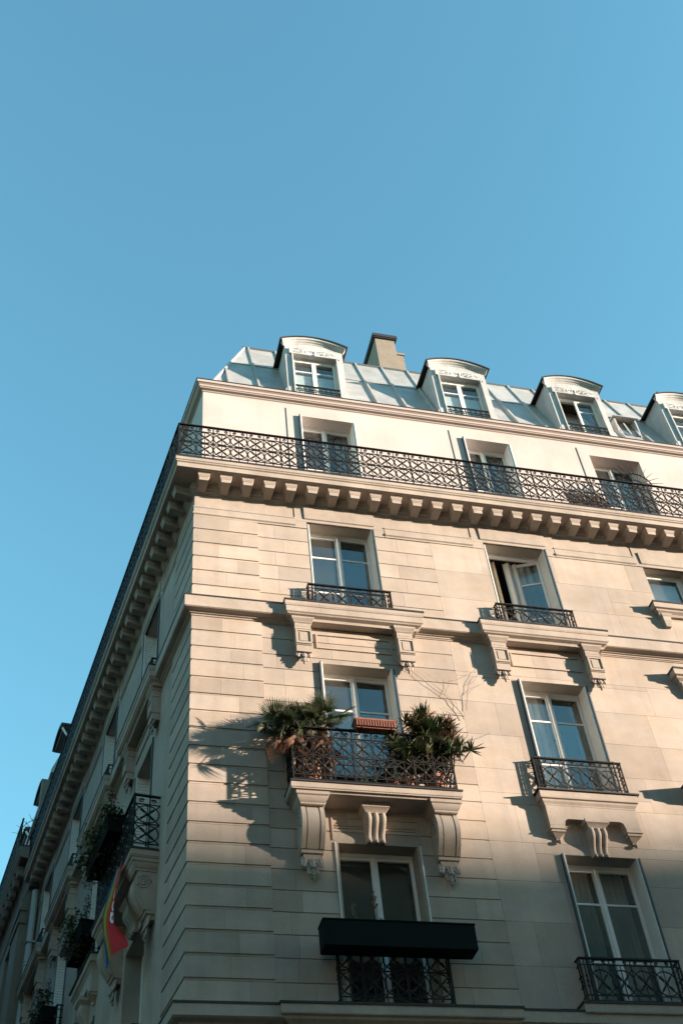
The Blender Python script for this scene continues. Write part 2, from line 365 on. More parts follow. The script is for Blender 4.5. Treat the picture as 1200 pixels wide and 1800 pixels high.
# ---- horizontal mouldings
FR = [(-0.03, 17.51), (0.0, 17.51), (0.0, 17.175), (0.028, 17.165), (0.028, 17.145), (0.016, 17.13), (0.016, 17.02), (0.036, 16.99), (0.036, 16.965), (0.014, 16.945), (0.014, 16.912), (-0.03, 16.912)]
FRL = [(max(o, -0.03)+0.004, z) for o, z in FR]
ob('frieze', sweep(FR, 1.86, 2.1), 'stone_moulding', B)
def frieze_seg(side, x0, x1): ob('frieze', MB().prism(FR if side == 'F' else FRL, x0, x1), 'stone_moulding', B, side=side)
frieze_seg('F', 3.58, 5.32); frieze_seg('F', 7.02, 8.72); frieze_seg('F', 9.9, XF)
for a, b in zip(COLL, COLL[1:]+[15.4]): frieze_seg('L', -min(b-0.86, SL), -a-0.86)
def lintel(side, c, z=17.09):
    x0, x1 = (c-0.64, c+0.65); 
    m = MB().prism([(-0.03, z), (0.012, z), (0.012, 17.505), (-0.03, 17.505)], x0-0.22, x1+0.21)
    m.stack(x0-0.02, x1+0.0, 0.012, [(0.0, z+0.06), (0.02, z+0.075), (0.02, z+0.085), (0.026, z+0.36), (0.0, z+0.365)])
    ob('lintel', m, 'stone_moulding', B, side=side)
    for s in (x0-0.11, x1+0.105):      # jamb strips between the frieze bands and the opening
        ob('lintel_jamb', MB().prism([(-0.03, 16.912), (0.010, 16.912), (0.010, z), (-0.03, z)], s-0.11, s+0.11 if s < c else s+0.10), 'stone_moulding', B, side=side)
for c in COLF: lintel('F', c)
for c in COLL: lintel('L', -c)
ob('lintel', MB().prism([(-0.03, 16.92), (0.012, 16.92), (0.012, 17.505), (-0.03, 17.505)], 8.72, 9.9).stack(8.86, 9.76, 0.012, [(0.0, 16.98), (0.02, 17.0), (0.026, 17.3), (0.0, 17.31)]), 'stone_moulding', B)
COR = [(-0.2, 17.98), (0.485, 17.98), (0.485, 17.90), (0.468, 17.885), (0.468, 17.862), (0.445, 17.845), (0.445, 17.735), (0.415, 17.725), (0.10, 17.725), (0.085, 17.66), (0.085, 17.60), (0.055, 17.57), (0.055, 17.55), (0.025, 17.525), (0.012, 17.50), (-0.2, 17.50)]
cornice = ob('cornice', sweep(COR, XF, SL), 'stone_moulding', B)
ob('balcony_edge', sweep([(0.0, 17.982), (0.0, 18.0), (0.495, 18.0), (0.495, 17.975), (0.488, 17.975), (0.488, 17.982)], XF, SL), 'lead', B)
md = MB().stack(-0.0875, 0.0875, 0.34, [(-0.002, 17.545), (0.0, 17.56), (0.0, 17.625), (0.006, 17.63), (0.018, 17.66), (0.022, 17.665), (0.022, 17.70), (0.03, 17.705), (0.03, 17.722)], back=-0.05)
# undercut the block towards the wall
md.v = [(x*(1-0.16*(1 if z < 17.63 else 0)*max(0, (y+0.34)/0.29)), y, z+(0.0 if y < -0.3 or z > 17.6 else -0.02)) for x, y, z in md.v]
mdm = md.mesh('modillion'); mdm.materials.append(MATS['stone_moulding'])
x = 0.117
while x < XF-0.2: ob('modillion', mdm, 'stone_moulding', cornice, loc=(x, 0, 0)); x += 0.4085
x = 0.17
while x < SL-0.2: ob('modillion', mdm, 'stone_moulding', cornice, side='L', loc=(-x, 0, 0)); x += 0.4085
SC = [(-0.03, 14.79), (0.174, 14.79), (0.174, 14.56), (0.155, 14.545), (0.07, 14.53), (0.06, 14.505), (0.035, 14.50), (0.03, 14.475), (0.014, 14.468), (0.014, 14.452), (-0.03, 14.452)]
string = ob('string_course', sweep(SC, XF, SL), 'stone_moulding', B)
ob('lead_flashing', sweep([(0.0, 14.792), (0.0, 14.812), (0.184, 14.812), (0.184, 14.785), (0.178, 14.785), (0.178, 14.792)], XF, SL), 'lead', string)
LC = [(-0.03, 7.955), (0.19, 7.955), (0.19, 7.80), (0.16, 7.78), (0.08, 7.76), (0.05, 7.70), (0.03, 7.66), (-0.03, 7.66)]
lstring = ob('string_course', sweep(LC, XF, SL), 'stone_moulding', B)
ob('lead_flashing', sweep([(0.0, 7.957), (0.0, 7.975), (0.2, 7.975), (0.2, 7.945), (0.194, 7.945), (0.194, 7.957)], XF, SL), 'lead', lstring)

# ---- carved things
def acanthus_mesh(w, h, seed):
    # lobed leaves curling outwards at their tips, one over the other
    random.seed(seed); m = MB()
    def leaf(x0, z0, ang, L, wd, curl, lift):
        n, k = 12, 4; rings = []
        for i in range(n+1):
            t = i/n; hw = wd*(0.62+0.38*abs(math.sin(t*math.pi*3.2)))*(1-t**2.2)**0.5+0.003
            y = lift+curl*L*(t**3)+0.08*L*math.sin(t*math.pi); zz = -L*t*(1-0.10*t*t*curl)
            ring = []
            for q in range(-k, k+1):
                u = q/k; ring.append((u*hw, -(y+0.30*hw*(1-u*u)+0.10*hw*math.cos(u*9)), zz-0.25*hw*abs(u)))
            ring += [(hw*u, -(y-0.02), zz) for u in (0.7, -0.7)]
            ca, sa = math.cos(ang), math.sin(ang)
            rings.append([(x0+p[0]*ca-p[2]*sa, p[1], z0+p[0]*sa+p[2]*ca) for p in ring])
        m.loft(rings)
    leaf(0, 0.02, 0, h*1.0, w*0.30, 0.12, 0.02)
    for sg in (-1, 1):
        leaf(sg*w*0.30, 0.03, sg*0.22, h*0.66, w*0.23, 0.28, 0.03); leaf(sg*w*0.13, -h*0.28, sg*0.10, h*0.62, w*0.17, 0.22, 0.035)
    leaf(0, -h*0.10, 0, h*0.55, w*0.19, 0.45, 0.06); leaf(0, -h*0.50, 0, h*0.50, w*0.13, 0.25, 0.055)
    m.blob((0, -0.05, -h*1.0), w*0.09, (1, 1, 1.3), 8, 5, 0.1)
    return m.mesh('acanthus_leaf', True)
ACA = [acanthus_mesh(0.24, 0.22, 3), acanthus_mesh(0.30, 0.30, 4)]
for a in ACA: a.materials.append(MATS['stone_carved'])
def head_console(side, x, par):                          # bracket under a ledge: cap, panelled shaft, acanthus
    m = MB().stack(-0.135, 0.135, 0.15, [(-0.01, 13.80), (-0.01, 13.93), (0.0, 13.935), (0.006, 13.94), (0.0, 13.95), (0.0, 14.27), (0.012, 14.275), (0.012, 14.295), (0.0, 14.30), (0.0, 14.40), (0.02, 14.42), (0.02, 14.43), (0.055, 14.48), (0.06, 14.53)])
    for s in (-1, 1): m.box(s*0.125-0.012 if s > 0 else -0.137+0.004, s*0.125+0.008 if s > 0 else -0.105, -0.168, -0.14, 13.96, 14.26)
    m.box(-0.105, 0.113, -0.168, -0.14, 13.96, 13.995); m.box(-0.105, 0.113, -0.168, -0.14, 14.225, 14.26)
    m.box(-0.065, 0.065, -0.158, -0.14, 14.02, 14.20)
    m.box(-0.09, 0.09, -0.154, -0.14, 14.335, 14.36)
    o = ob('console', m, 'stone_moulding', par, side=side, loc=(x, 0, 0))
    ob('acanthus_leaf', ACA[0], 'stone_carved', o if par is B else par, side=side, loc=(x+0.0, -0.05, 13.81))
LEDGE = [(-0.12, 14.452), (-0.11, 14.50), (-0.05, 14.53), (-0.04, 14.55), (-0.02, 14.565), (-0.02, 14.68), (-0.008, 14.69), (-0.008, 14.70), (0.0, 14.72), (0.0, 14.80)]
def top_ledge(side, x0, x1):
    l = ob('ledge', MB().stack(x0+0.01, x1-0.01, 0.29, LEDGE), 'stone_moulding', B, side=side)
    ob('lead_flashing', MB().stack(x0, x1, 0.30, [(-0.005, 14.785), (0.003, 14.786), (0.003, 14.818), (-0.29, 14.819)]), 'lead', l, side=side)
    head_console(side, x0+0.32, B); head_console(side, x1-0.36, B)
    # sunk panel between the brackets
    c = (x0+x1)/2; m = MB()
    for a, b, z0, z1 in ((c-0.66, c+0.64, 14.30, 14.325), (c-0.66, c+0.64, 14.01, 14.035), (c-0.66, c-0.635, 14.035, 14.30), (c+0.615, c+0.64, 14.035, 14.30)):
        m.box(a, b, -0.022, 0.01, z0, z1)
    ob('spandrel_panel', m, 'stone_moulding', B, side=side)
for x0, x1 in ((1.50, 3.95), (4.97, 7.40)): top_ledge('F', x0, x1)
for c in COLL: top_ledge('L', -c-1.24, -c+1.24)

def scroll_console(side, x, par, ztop=10.96, w=0.335, d=0.36):
    # side profile of the big volute bracket
    prof = []
    for i in range(19):
        t = i/18; z = ztop-0.20-t*0.60
        o = d*(0.80+0.30*math.sin(min(1, t*1.02)*math.pi*0.80))*(1-t*t*0.52)
        prof.append((o, z))
    top = [(0.0, ztop-0.20)]
    def rib(m, a, b, cut):
        pts = [(0.0, ztop-0.19)]+[(o-cut, z) for o, z in prof]+[(0.0, ztop-0.80)]
        m.prism(pts, a, b)
    m = MB(); h = w/2
    rib(m, -h, -h+0.065, 0.0); rib(m, h-0.065, h, 0.0); rib(m, -h+0.083, h-0.083, 0.006); rib(m, -h+0.06, h-0.06, 0.028)
    m.stack(-h+0.0, h-0.0, d-0.03, [(0.0, ztop-0.20), (0.012, ztop-0.19), (0.012, ztop-0.165), (0.03, ztop-0.15), (0.055, ztop-0.09), (0.055, ztop-0.075), (0.075, ztop-0.06), (0.075, ztop-0.012)])
    m.stack(-h+0.02, h-0.02, 0.13, [(-0.03, ztop-0.93), (-0.02, ztop-0.86), (0.01, ztop-0.85), (0.015, ztop-0.80), (0.0, ztop-0.79)])
    for s in (-1, 1):                                     # spirals on the cheeks
        path = []
        for i in range(30):
            a = i/29*4.4*math.pi; r = 0.12*(1-i/29*0.82)
            path.append((s*(h+0.002), -(d*0.55)+r*math.cos(a), ztop-0.37+r*math.sin(a)))
        m.tube(path, 0.014, 5)
        m.tube([(s*(h+0.002), -o*0.86, z) for o, z in prof[5:]], 0.012, 5)
    o = ob('console', m, 'stone_moulding', par, side=side, loc=(x, 0, 0), smooth=True)
    ob('acanthus_leaf', ACA[1], 'stone_carved', o, side=side, loc=(x, -0.04, ztop-0.90))
def triple_console(side, x, par, ztop=10.90, w=0.33, h=0.52, d=0.18):
    m = MB()
    for k in (-1, 0, 1):
        rings = []; n = 22
        for i in range(n+1):
            t = i/n; o = d*(0.92-0.52*t+0.24*math.sin(t*2*math.pi*0.95+0.2)*(1-0.25*t))+(0.02*math.sin((t-0.86)/0.14*math.pi) if t > 0.86 else 0)
            hw = w*0.158*(1-0.16*t)*(0.80+0.2*min(1, t*6))*(1 if t < 0.97 else 0.8); z = ztop-0.10-t*(h-0.1); xc = k*w*0.335*(1-0.12*t)
            rings.append([(xc+hw*math.cos(a), -(o-0.03+0.045*math.sin(a)), z) for a in [math.pi*q/8 for q in range(9)]]+[(xc-hw, -0.0, z), (xc+hw, -0.0, z)])
        m.loft(rings)
    m.prism([(0, ztop-0.08), (d*0.6, ztop-0.08), (d*0.35, ztop-0.3), (d*0.15, ztop-h), (0, ztop-h)], -w*0.42, w*0.42)
    m.stack(-w*0.52, w*0.52, d+0.02, [(-0.03, ztop-0.11), (-0.02, ztop-0.09), (0.02, ztop-0.04), (0.035, ztop-0.03), (0.035, ztop+0.03)])
    ob('console', m, 'stone_moulding', par, side=side, loc=(x, 0, 0), smooth=True)
def big_balcony(side, x0, x1):
    l = ob('balcony_slab', MB().stack(x0, x1, 0.44, [(-0.06, 10.935), (-0.05, 10.955), (-0.012, 10.965), (-0.012, 10.98), (0.0, 10.99), (0.0, 11.085)]), 'stone_moulding', B, side=side)
    ob('lead_flashing', MB().stack(x0, x1, 0.45, [(-0.005, 11.075), (0.01, 11.076), (0.012, 11.10), (-0.44, 11.101)]), 'lead', l, side=side)
    scroll_console(side, x0+0.32, B, 10.965); scroll_console(side, x1-0.26, B, 10.965)
    triple_console(side, (x0+x1)/2-0.0, B, 10.90)
    # moulded head panel of the window below
    c = (x0+x1)/2+0.03; m = MB()
    for z in (10.62, 10.66): m.box(c-0.6, c+0.6, -0.014, 0.01, z, z+0.015)
    for a, b, z0, z1 in ((c-0.66, c+0.66, 10.78, 10.80), (c-0.66, c-0.64, 10.42, 10.78), (c+0.64, c+0.66, 10.42, 10.78)): m.box(a, b, -0.016, 0.01, z0, z1)
    ob('spandrel_panel', m, 'stone_moulding', B, side=side)
big_balcony('F', 1.40, 3.98); big_balcony('L', -4.24, -1.62)
def apron_ledge(side, x0, x1, ztop=11.42):
    dz = ztop-11.42
    l = ob('ledge', MB().stack(x0+0.03, x1-0.03, 0.19, [(-0.075, 11.14+dz), (-0.06, 11.165+dz), (-0.06, 11.18+dz), (-0.035, 11.22+dz), (-0.03, 11.25+dz), (-0.005, 11.26+dz), (0.0, 11.275+dz), (0.0, 11.395+dz), (-0.01, 11.40+dz)]), 'stone_moulding', B, side=side)
    ob('lead_flashing', MB().stack(x0+0.01, x1-0.01, 0.21, [(-0.005, 11.388+dz), (0.012, 11.389+dz), (0.014, 11.41+dz), (-0.21, 11.413+dz)]), 'lead', l, side=side)
    a, b = x0+0.10, x1-0.10; q = 0.26
    arch = [(a, 11.15), (a, 10.82), (a+q-0.01, 10.82), (a+q, 10.87)]+[(a+q+0.07*(1-math.cos(t)), 10.87+0.06*math.sin(t)) for t in (0.5, 1.0, 1.57)]
    arch += [(a+b-x, z) for x, z in arch[::-1]]
    m = MB().loft([[(x, y, z+dz) for x, z in arch] for y in (0.0, -0.13)])
    for xa in (a, b-q+0.01):
        m.stack(xa+0.01, xa+q-0.02, 0.12, [(-0.11, 10.585+dz), (-0.085, 10.61+dz), (-0.09, 10.63+dz), (-0.02, 10.70+dz), (0.0, 10.71+dz), (0.0, 10.745+dz), (0.02, 10.75+dz), (0.02, 10.77+dz), (0.008, 10.78+dz), (0.008, 10.822+dz)])
        m.blob((xa+q/2, -0.05, 10.58+dz), 0.035)
    ob('apron', m, 'stone_moulding', B, side=side)
    triple_console(side, (x0+x1)/2+0.0, B, 10.88+dz, 0.31, 0.53, 0.16)
apron_ledge('F', 5.33, 7.03)
for c in COLL[1:]: apron_ledge('L', -c-0.86, -c+0.84)
def plain_ledge(side, x0, x1, z, o=0.2):
    l = ob('ledge', MB().stack(x0, x1, o, [(-0.12, z-0.28), (-0.10, z-0.24), (-0.05, z-0.2), (-0.04, z-0.17), (-0.005, z-0.155), (0.0, z-0.14), (0.0, z-0.03)]), 'stone_moulding', B, side=side)
    ob('lead_flashing', MB().stack(x0-0.01, x1+0.01, o+0.01, [(-0.005, z-0.035), (0.004, z-0.034), (0.006, z-0.005), (-o, z-0.004)]), 'lead', l, side=side)
plain_ledge('F', 1.16, 4.36, 7.985, 0.235); plain_ledge('F', 5.24, 7.14, 8.085, 0.22)
for c in COLL: plain_ledge('L', -c-0.9, -c+0.9, 8.085, 0.22)
# narrow stair windows at the right edge: sill and hood fragments
for x0, z, o in ((8.66, 15.845, 0.17), (8.52, 14.18, 0.2), (7.98, 11.75, 0.33)):
    plain_ledge('F', x0, x0+1.35, z, o)
    ob('console', MB().stack(x0+0.14, x0+0.30, 0.10, [(-0.03, z-0.55), (-0.01, z-0.45), (0.0, z-0.42), (0.0, z-0.33), (0.02, z-0.30), (0.03, z-0.27)]), 'stone_moulding', B)
# ---- attic storey (set back, cream plaster)
ax = BX*-0.17
AW = [(2.15, 3.37), (5.74, 6.86), (8.72, 9.92), (12.0, 13.2)]
hA = [(a, b, 18.0, 20.55) for a, b in AW]
ob('attic_wall', wall_mesh(ax, XF, 17.97, 20.96, hA, 0.17, 0.55), 'plaster', B)
hAL = [(-c-0.6, -c+0.6, 18.0, 20.55) for c in COLL]
ob('attic_wall', wall_mesh(-SL, -ax, 17.97, 20.96, hAL, 0.17, 0.55), 'plaster', B, side='L')
for a, b in AW:
    m = wall_mesh(a-0.25, b+0.25, 18.0, 20.78, [(a, b, 18.0, 20.55)], 0.155, 0.17)
    m.box(a-0.2502, a-0.2499, 0.155, 0.17, 18.0, 20.78); m.box(b+0.25, b+0.2502, 0.155, 0.17, 18.0, 20.78)
    m.add([(a-0.25, 0.155, 20.78), (b+0.25, 0.155, 20.78), (b+0.25, 0.171, 20.78), (a-0.25, 0.171, 20.78)], [(0, 1, 2, 3)])
    ob('window_surround', m, 'plaster', B)
RC = [(-0.6, 21.15), (-0.6, 20.94), (-0.165, 20.94), (-0.145, 20.955), (-0.145, 20.975), (-0.095, 20.99), (-0.085, 21.01), (-0.07, 21.015), (-0.062, 21.06), (-0.03, 21.085), (-0.012, 21.09), (-0.005, 21.15)]
ob('roof_cornice', sweep(RC, XF, SL), 'plaster_moulding', B)
ob('gutter', sweep([(-0.5, 21.152), (-0.5, 21.17), (-0.04, 21.19), (0.0, 21.185), (0.012, 21.165), (0.0, 21.152)], XF, SL), 'lead', B)

# ---- ironwork
CW, RH = 0.322, 0.945
def cell_rows(m, zc_list, r, w, t=0.014):
    for zc in zc_list:
        m.ring((0, 0, zc), r, t, 18, depth=0.014)
        hx, hz = w/2, r+0.015
        for sx in (-1, 1):
            for sz in (-1, 1):
                m.bar((0, 0, zc), (sx*hx, 0, zc+sz*hz), 0.013, 0.012)
                a = 0.18; b = 0.52; m.bar((sx*hx*a, -0.001, zc+sz*hz*a), (sx*hx*b, -0.001, zc+sz*hz*b), 0.027, 0.022)
        m.blob((0, -0.006, zc), 0.033, (1, 0.6, 1), 8, 4)
def scrolls(m, z, w, r=0.038):
    for s in (-1, 1):
        path = []
        for i in range(15):
            a = math.pi*0.9-i/14*2.9*math.pi; q = r*(1-i/14*0.72)
            path.append((s*(w*0.25+q*math.cos(a)), 0, z+q*math.sin(a)))
        m.tube(path, 0.0085, 4)
def big_panel():
    m = MB(); w = CW
    cell_rows(m, (0.275, 0.615), 0.152, w)
    m.bar((0, 0, 0.05), (0, 0, 0.80), 0.013); m.bar((w/2, 0, 0.02), (w/2, 0, 0.92), 0.015)
    m.blob((0, 0, 0.075), 0.014, (1, 1, 1.6), 6, 4)
    scrolls(m, 0.855, w)
    return m.mesh('railing_panel', False)
def small_panel(h):
    m = MB(); w = 0.315; r = 0.172; zc = 0.115+r
    cell_rows(m, (zc,), r, w)
    m.bar((0, 0, 0.05), (0, 0, h-0.09), 0.010); m.bar((w/2, 0, 0.02), (w/2, 0, h-0.02), 0.012)
    m.blob((0, 0, 0.085), 0.013, (1, 1, 1.6), 6, 4)
    scrolls(m, h-0.055, w, 0.028)
    return m.mesh('railing_panel', False)
PBIG, PSM = big_panel(), small_panel(0.62)
for p in (PBIG, PSM): p.materials.append(MATS['iron'])
def post(h, t=0.022): return MB().box(-t/2, t/2, -t/2, t/2, 0, h).blob((0, 0, h+0.01), 0.016, seg=6, rings=4)
def rail_run(par, side, x0, x1, y, z, panel, cw, h, end_posts=(True, True), n=None, along=None, posts=4, start=0):
    # straight run of railing along x; along=Matrix for side runs
    n = n or max(1, round((x1-x0)/cw)); sc = (x1-x0)/(n*cw)
    Mb = S[side] @ (along if along is not None else Matrix.Translation((0, y, z)))
    big = h > 0.8
    m = MB().box(x0-0.012, x1+0.012, -0.024, 0.024, h-0.022, h)
    for zz in ([0.03, 0.10, 0.445, 0.79] if big else [0.03, 0.105, h-0.10]): m.box(x0, x1, -0.008, 0.008, zz-0.007, zz+0.007)
    ob('handrail', m, 'iron', par, M=Mb)
    pm = post(h).mesh('post'); pm.materials.append(MATS['iron'])
    for k in range(n):
        ob('railing_panel', panel, 'iron', par, M=Mb @ Matrix.Translation((x0+cw*sc*(k+0.5), 0, 0)) @ Matrix.Diagonal((sc, 1, 1, 1)))
    for k in range(n+1):
        if (k == 0 and end_posts[0]) or (k == n and end_posts[1]) or (0 < k < n and (k+start) % posts == 0):
            ob('post', pm, 'iron', par, M=Mb @ Matrix.Translation((x0+cw*sc*k, 0, 0)))
TR = part_empty('terrace_railing', B, loc=(0, -0.43, 18.0))
cx = BX*0.43
rail_run(TR, 'F', cx, XF, -0.43, 18.045, PBIG, CW, 0.955, start=2)
TL = part_empty('terrace_railing', B, side='L', loc=(0, -0.43, 18.0))
rail_run(TL, 'L', -SL, -cx, -0.43, 18.045, PBIG, CW, 0.955, end_posts=(True, False))
def balcony_rail(side, x0, x1, out, z, panel, cw, h, n, name, sides=True):
    P = part_empty(name, B, side=side, loc=((x0+x1)/2, -out, z))
    if h > 0.8: rail_run(P, side, x0, x1, -out, z, panel, cw, h, n=n, posts=3)
    else:
        rail_run(P, side, x0+0.115, x1-0.115, -out, z, panel, 0.315, h, n=4, posts=99)
        for xx, a, b in ((x0+0.058, x0, x0+0.115), (x1-0.058, x1-0.115, x1)):   # narrow beaded end panels
            m = MB().box(min(a, b)-0.012, max(a, b)+0.012, -out-0.022, -out+0.022, z+h-0.021, z+h-0.001)
            for zz in (0.03, 0.105, h-0.10): m.box(a, b, -out-0.007, -out+0.007, z+zz-0.006, z+zz+0.006)
            m.box(xx-0.006, xx+0.006, -out-0.006, -out+0.006, z+0.03, z+h-0.03)
            for q in (-0.07, 0.0, 0.07): m.blob((xx, -out, z+h*0.48+q), 0.022, (1, 0.7, 1), seg=6, rings=4)
            e_ = x0 if a == x0 else x1; m.box(e_-0.010, e_+0.010, -out-0.010, -out+0.010, z, z+h-0.022)
            ob('end_panel', m, 'iron', P, side=side)
    if sides and h > 0.8:
        for xx in (x0, x1): rail_run(P, side, 0, out-0.01, 0, 0, panel, cw, h, n=1, end_posts=(False, False), along=Matrix.Translation((xx, 0, z)) @ Matrix.Rotation(R(-90), 4, 'Z'))
    else:
        for xx in (x0, x1):
            m = MB().box(xx-0.012, xx+0.012, -out, 0.03, z+h-0.02, z+h)
            for zz in (0.03, 0.105, h-0.10, h/2-0.08, h/2+0.06): m.box(xx-0.006, xx+0.006, -out, 0.03, z+zz-0.006, z+zz+0.006)
            m.box(xx-0.008, xx+0.008, -out*0.45-0.008, -out*0.45+0.008, z+0.02, z+h-0.02)
            for q in (-0.06, 0.0, 0.06): m.blob((xx, -out*0.45, z+h/2+q), 0.02, seg=6, rings=4)
            ob('return_rail', m, 'iron', P, side=side)
balcony_rail('F', 1.45, 3.92, 0.41, 11.115, PBIG, CW, 0.955, 8, 'balcony_railing')
balcony_rail('L', -4.18, -1.68, 0.41, 11.115, PBIG, CW, 0.955, 8, 'balcony_railing')
for c in COLF: balcony_rail('F', c-0.74, c+0.74, 0.12, 14.80, PSM, 0.30, 0.58, 5, 'window_railing', False)
balcony_rail('F', 5.42, 6.92, 0.11, 11.42, PSM, 0.30, 0.63, 5, 'window_railing', False)
balcony_rail('F', 1.96, 3.46, 0.15, 7.99, PBIG, 0.30, 0.93, 5, 'window_railing', False)
balcony_rail('F', 5.36, 6.86, 0.13, 8.10, PSM, 0.30, 0.63, 5, 'window_railing', False)
for c in COLL:
    balcony_rail('L', -c-0.74, -c+0.74, 0.12, 14.80, PSM, 0.30, 0.58, 5, 'window_railing', False)
    if c > 3: balcony_rail('L', -c-0.74, -c+0.74, 0.12, 11.42, PSM, 0.30, 0.63, 5, 'window_railing', False)
    balcony_rail('L', -c-0.74, -c+0.74, 0.13, 8.10, PSM, 0.30, 0.63, 5, 'window_railing', False)

# ---- windows
def curtain_mesh(x0, x1, z0, z1, y, folds, amp):
    n = folds*6; m = MB(); vs = []
    for i in range(n+1):
        t = i/n; yy = y+amp*math.sin(t*folds*2*math.pi)+amp*0.4*math.sin(t*folds*0.73*2*math.pi+1)
        vs += [(x0+(x1-x0)*t, yy, z0), (x0+(x1-x0)*t, yy, z1)]
    return m.add(vs, [(2*i, 2*i+2, 2*i+3, 2*i+1) for i in range(n)])
def casement(par, side, hinge, w, z0, z1, y, ang, bars, st=0.052):
    # leaf hinged at x=hinge, extends w (sign = direction), turned by ang inwards
    M = S[side] @ Matrix.Translation((hinge, y, 0)) @ Matrix.Rotation(ang, 4, 'Z')
    s = 1 if w > 0 else -1; a = abs(w); m = MB(); X = lambda u, v: (min(s*u, s*v), max(s*u, s*v))
    zs = [z0]+list(bars)+[z1]
    for u, v in ((0, st), (a-st, a)): m.box(*X(u, v), -0.022, 0.022, z0, z1)
    m.box(*X(st, a-st), -0.02, 0.02, z0, z0+st*1.7); m.box(*X(st, a-st), -0.02, 0.02, z1-st, z1)
    for b in bars: m.box(*X(st, a-st), -0.018, 0.018, b-0.015, b+0.015)
    ob('casement', m, 'white_paint', par, M=M)
    zz = [z0+st*1.7]+list(bars)+[z1-st]
    for p, q in zip(zz[:-1], zz[1:]):
        ob('pane', MB().box(*X(st-0.004, a-st+0.004), -0.004, 0.004, p+0.012, q-0.012), 'glass', par, M=M)
def shutter_pack(par, side, xs, sgn, y0, y1, z0, z1, mats, louvre=False):
    # folded shutter leaves lying against the reveal; sgn=+1 when they stand off towards +x
    for k in range(2):
        a, b = xs+sgn*(0.003+0.030*k), xs+sgn*(0.027+0.030*k); m = MB()
        yo = y0-(0.015 if k == 0 else 0.0)
        if louvre and k == 1:
            n = int((z1-z0-0.1)/0.06); m.box(min(a, b), max(a, b), y0, y0+0.03, z0, z1); m.box(min(a, b), max(a, b), y1-0.03, y1, z0, z1)
            pts = [(a, z0)]
            for i in range(n): zz = z0+0.05+i*0.06; pts += [(a+(b-a)*0.9, zz), (a+(b-a)*0.35, zz+0.05)]
            pts += [(a, z1)]
            m.loft([[(x, y, z) for x, z in pts] for y in (y0+0.03, y1-0.03)])
        else: m.box(min(a, b), max(a, b), yo, y1, z0, z1)
        ob('shutter', m, mats[k], par, side=side)
def window(side, key, y=0.30, bars=None, open_leaf=None, curtain=None, shut=True, single=False, louvre=False, mats=('shutter_dark', 'shutter_paint'), fr=0.05, name='window', rm='room', deep=1.6, head=0.0):
    x0, x1, z0, z1 = key; c = (x0+x1)/2
    P = part_empty(name, B, side=side, loc=(c, y, z0))
    m = MB(); m.box(x0, x0+fr, y-0.03, y+0.05, z0, z1); m.box(x1-fr, x1, y-0.03, y+0.05, z0, z1)
    m.box(x0+fr, x1-fr, y-0.03, y+0.05, z1-fr-head, z1); m.box(x0+fr, x1-fr, y-0.03, y+0.05, z0, z0+0.05)
    ob('window_frame', m, 'white_paint', P, side=side)
    a, b, zz0, zz1 = x0+fr, x1-fr, z0+0.052, z1-fr-head-0.002
    bars = [zz1-(zz1-zz0)*0.26, zz1-(zz1-zz0)*0.66] if bars is None else bars
    if single: casement(P, side, a+0.002, b-a-0.004, zz0, zz1, y-0.004, 0, [])
    else:
        w = (b-a)/2; oa = open_leaf or (0, 0)
        casement(P, side, a+0.002, w-0.001, zz0, zz1, y-0.004, R(oa[0]), bars)
        casement(P, side, b-0.002, -(w-0.001), zz0, zz1, y-0.004, R(oa[1]), bars)
        if not open_leaf: ob('meeting_bar', MB().box(c-0.02, c+0.02, y-0.045, y-0.027, zz0, zz1), 'white_paint', P, side=side)
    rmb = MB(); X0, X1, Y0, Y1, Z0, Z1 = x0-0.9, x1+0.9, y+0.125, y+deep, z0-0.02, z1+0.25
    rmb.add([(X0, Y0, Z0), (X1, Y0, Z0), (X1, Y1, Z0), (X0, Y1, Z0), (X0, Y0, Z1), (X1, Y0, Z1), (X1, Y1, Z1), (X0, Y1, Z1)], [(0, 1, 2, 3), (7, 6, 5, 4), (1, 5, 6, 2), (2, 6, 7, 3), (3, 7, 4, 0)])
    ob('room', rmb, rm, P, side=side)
    for cu in (curtain or []):
        u0, u1, mt, folds = cu; ob('curtain', curtain_mesh(x0+(x1-x0)*u0, x0+(x1-x0)*u1, z0+0.05, z1-0.02, y+0.16, folds, 0.022), mt, P, side=side)
    if shut:
        shutter_pack(P, side, x0, 1, -0.035 if shut == 'out' else (0.03 if shut == 'in' else -0.005), y-0.032, z0+0.03, z1-0.004, mats if shut != 'dark' else ('shutter_paint', 'shutter_dark'), louvre)
        shutter_pack(P, side, x1, -1, -0.012, y-0.032, z0+0.03, z1-0.004, mats, louvre)
    return P
window('F', HU[('F', 2.72, 'u')], shut='in')
window('F', HU[('F', 6.18, 'u')], open_leaf=(86, -22), shut='in', curtain=[(0.16, 0.30, 'curtain_beige', 2), (0.42, 1.0, 'curtain', 5)])
window('F', HU[('F', 2.72, 'm')], shut='out', bars=[12.98, 11.95])
window('F', HU[('F', 6.18, 'm')], shut='out', curtain=[(0.05, 0.42, 'curtain', 4), (0.85, 0.98, 'curtain_beige', 2)])
window('F', HU[('F', 2.72, 'l')], bars=[], mats=('shutter_paint', 'mortar'))
window('F', HU[('F', 6.18, 'l')], shut='out', curtain=[(0.06, 0.46, 'curtain', 6), (0.52, 0.9, 'curtain', 6)])
window('F', HU[('F', 9.4, 'u')], y=0.22, single=True, shut=False, curtain=[(0.05, 0.95, 'blind', 1)])
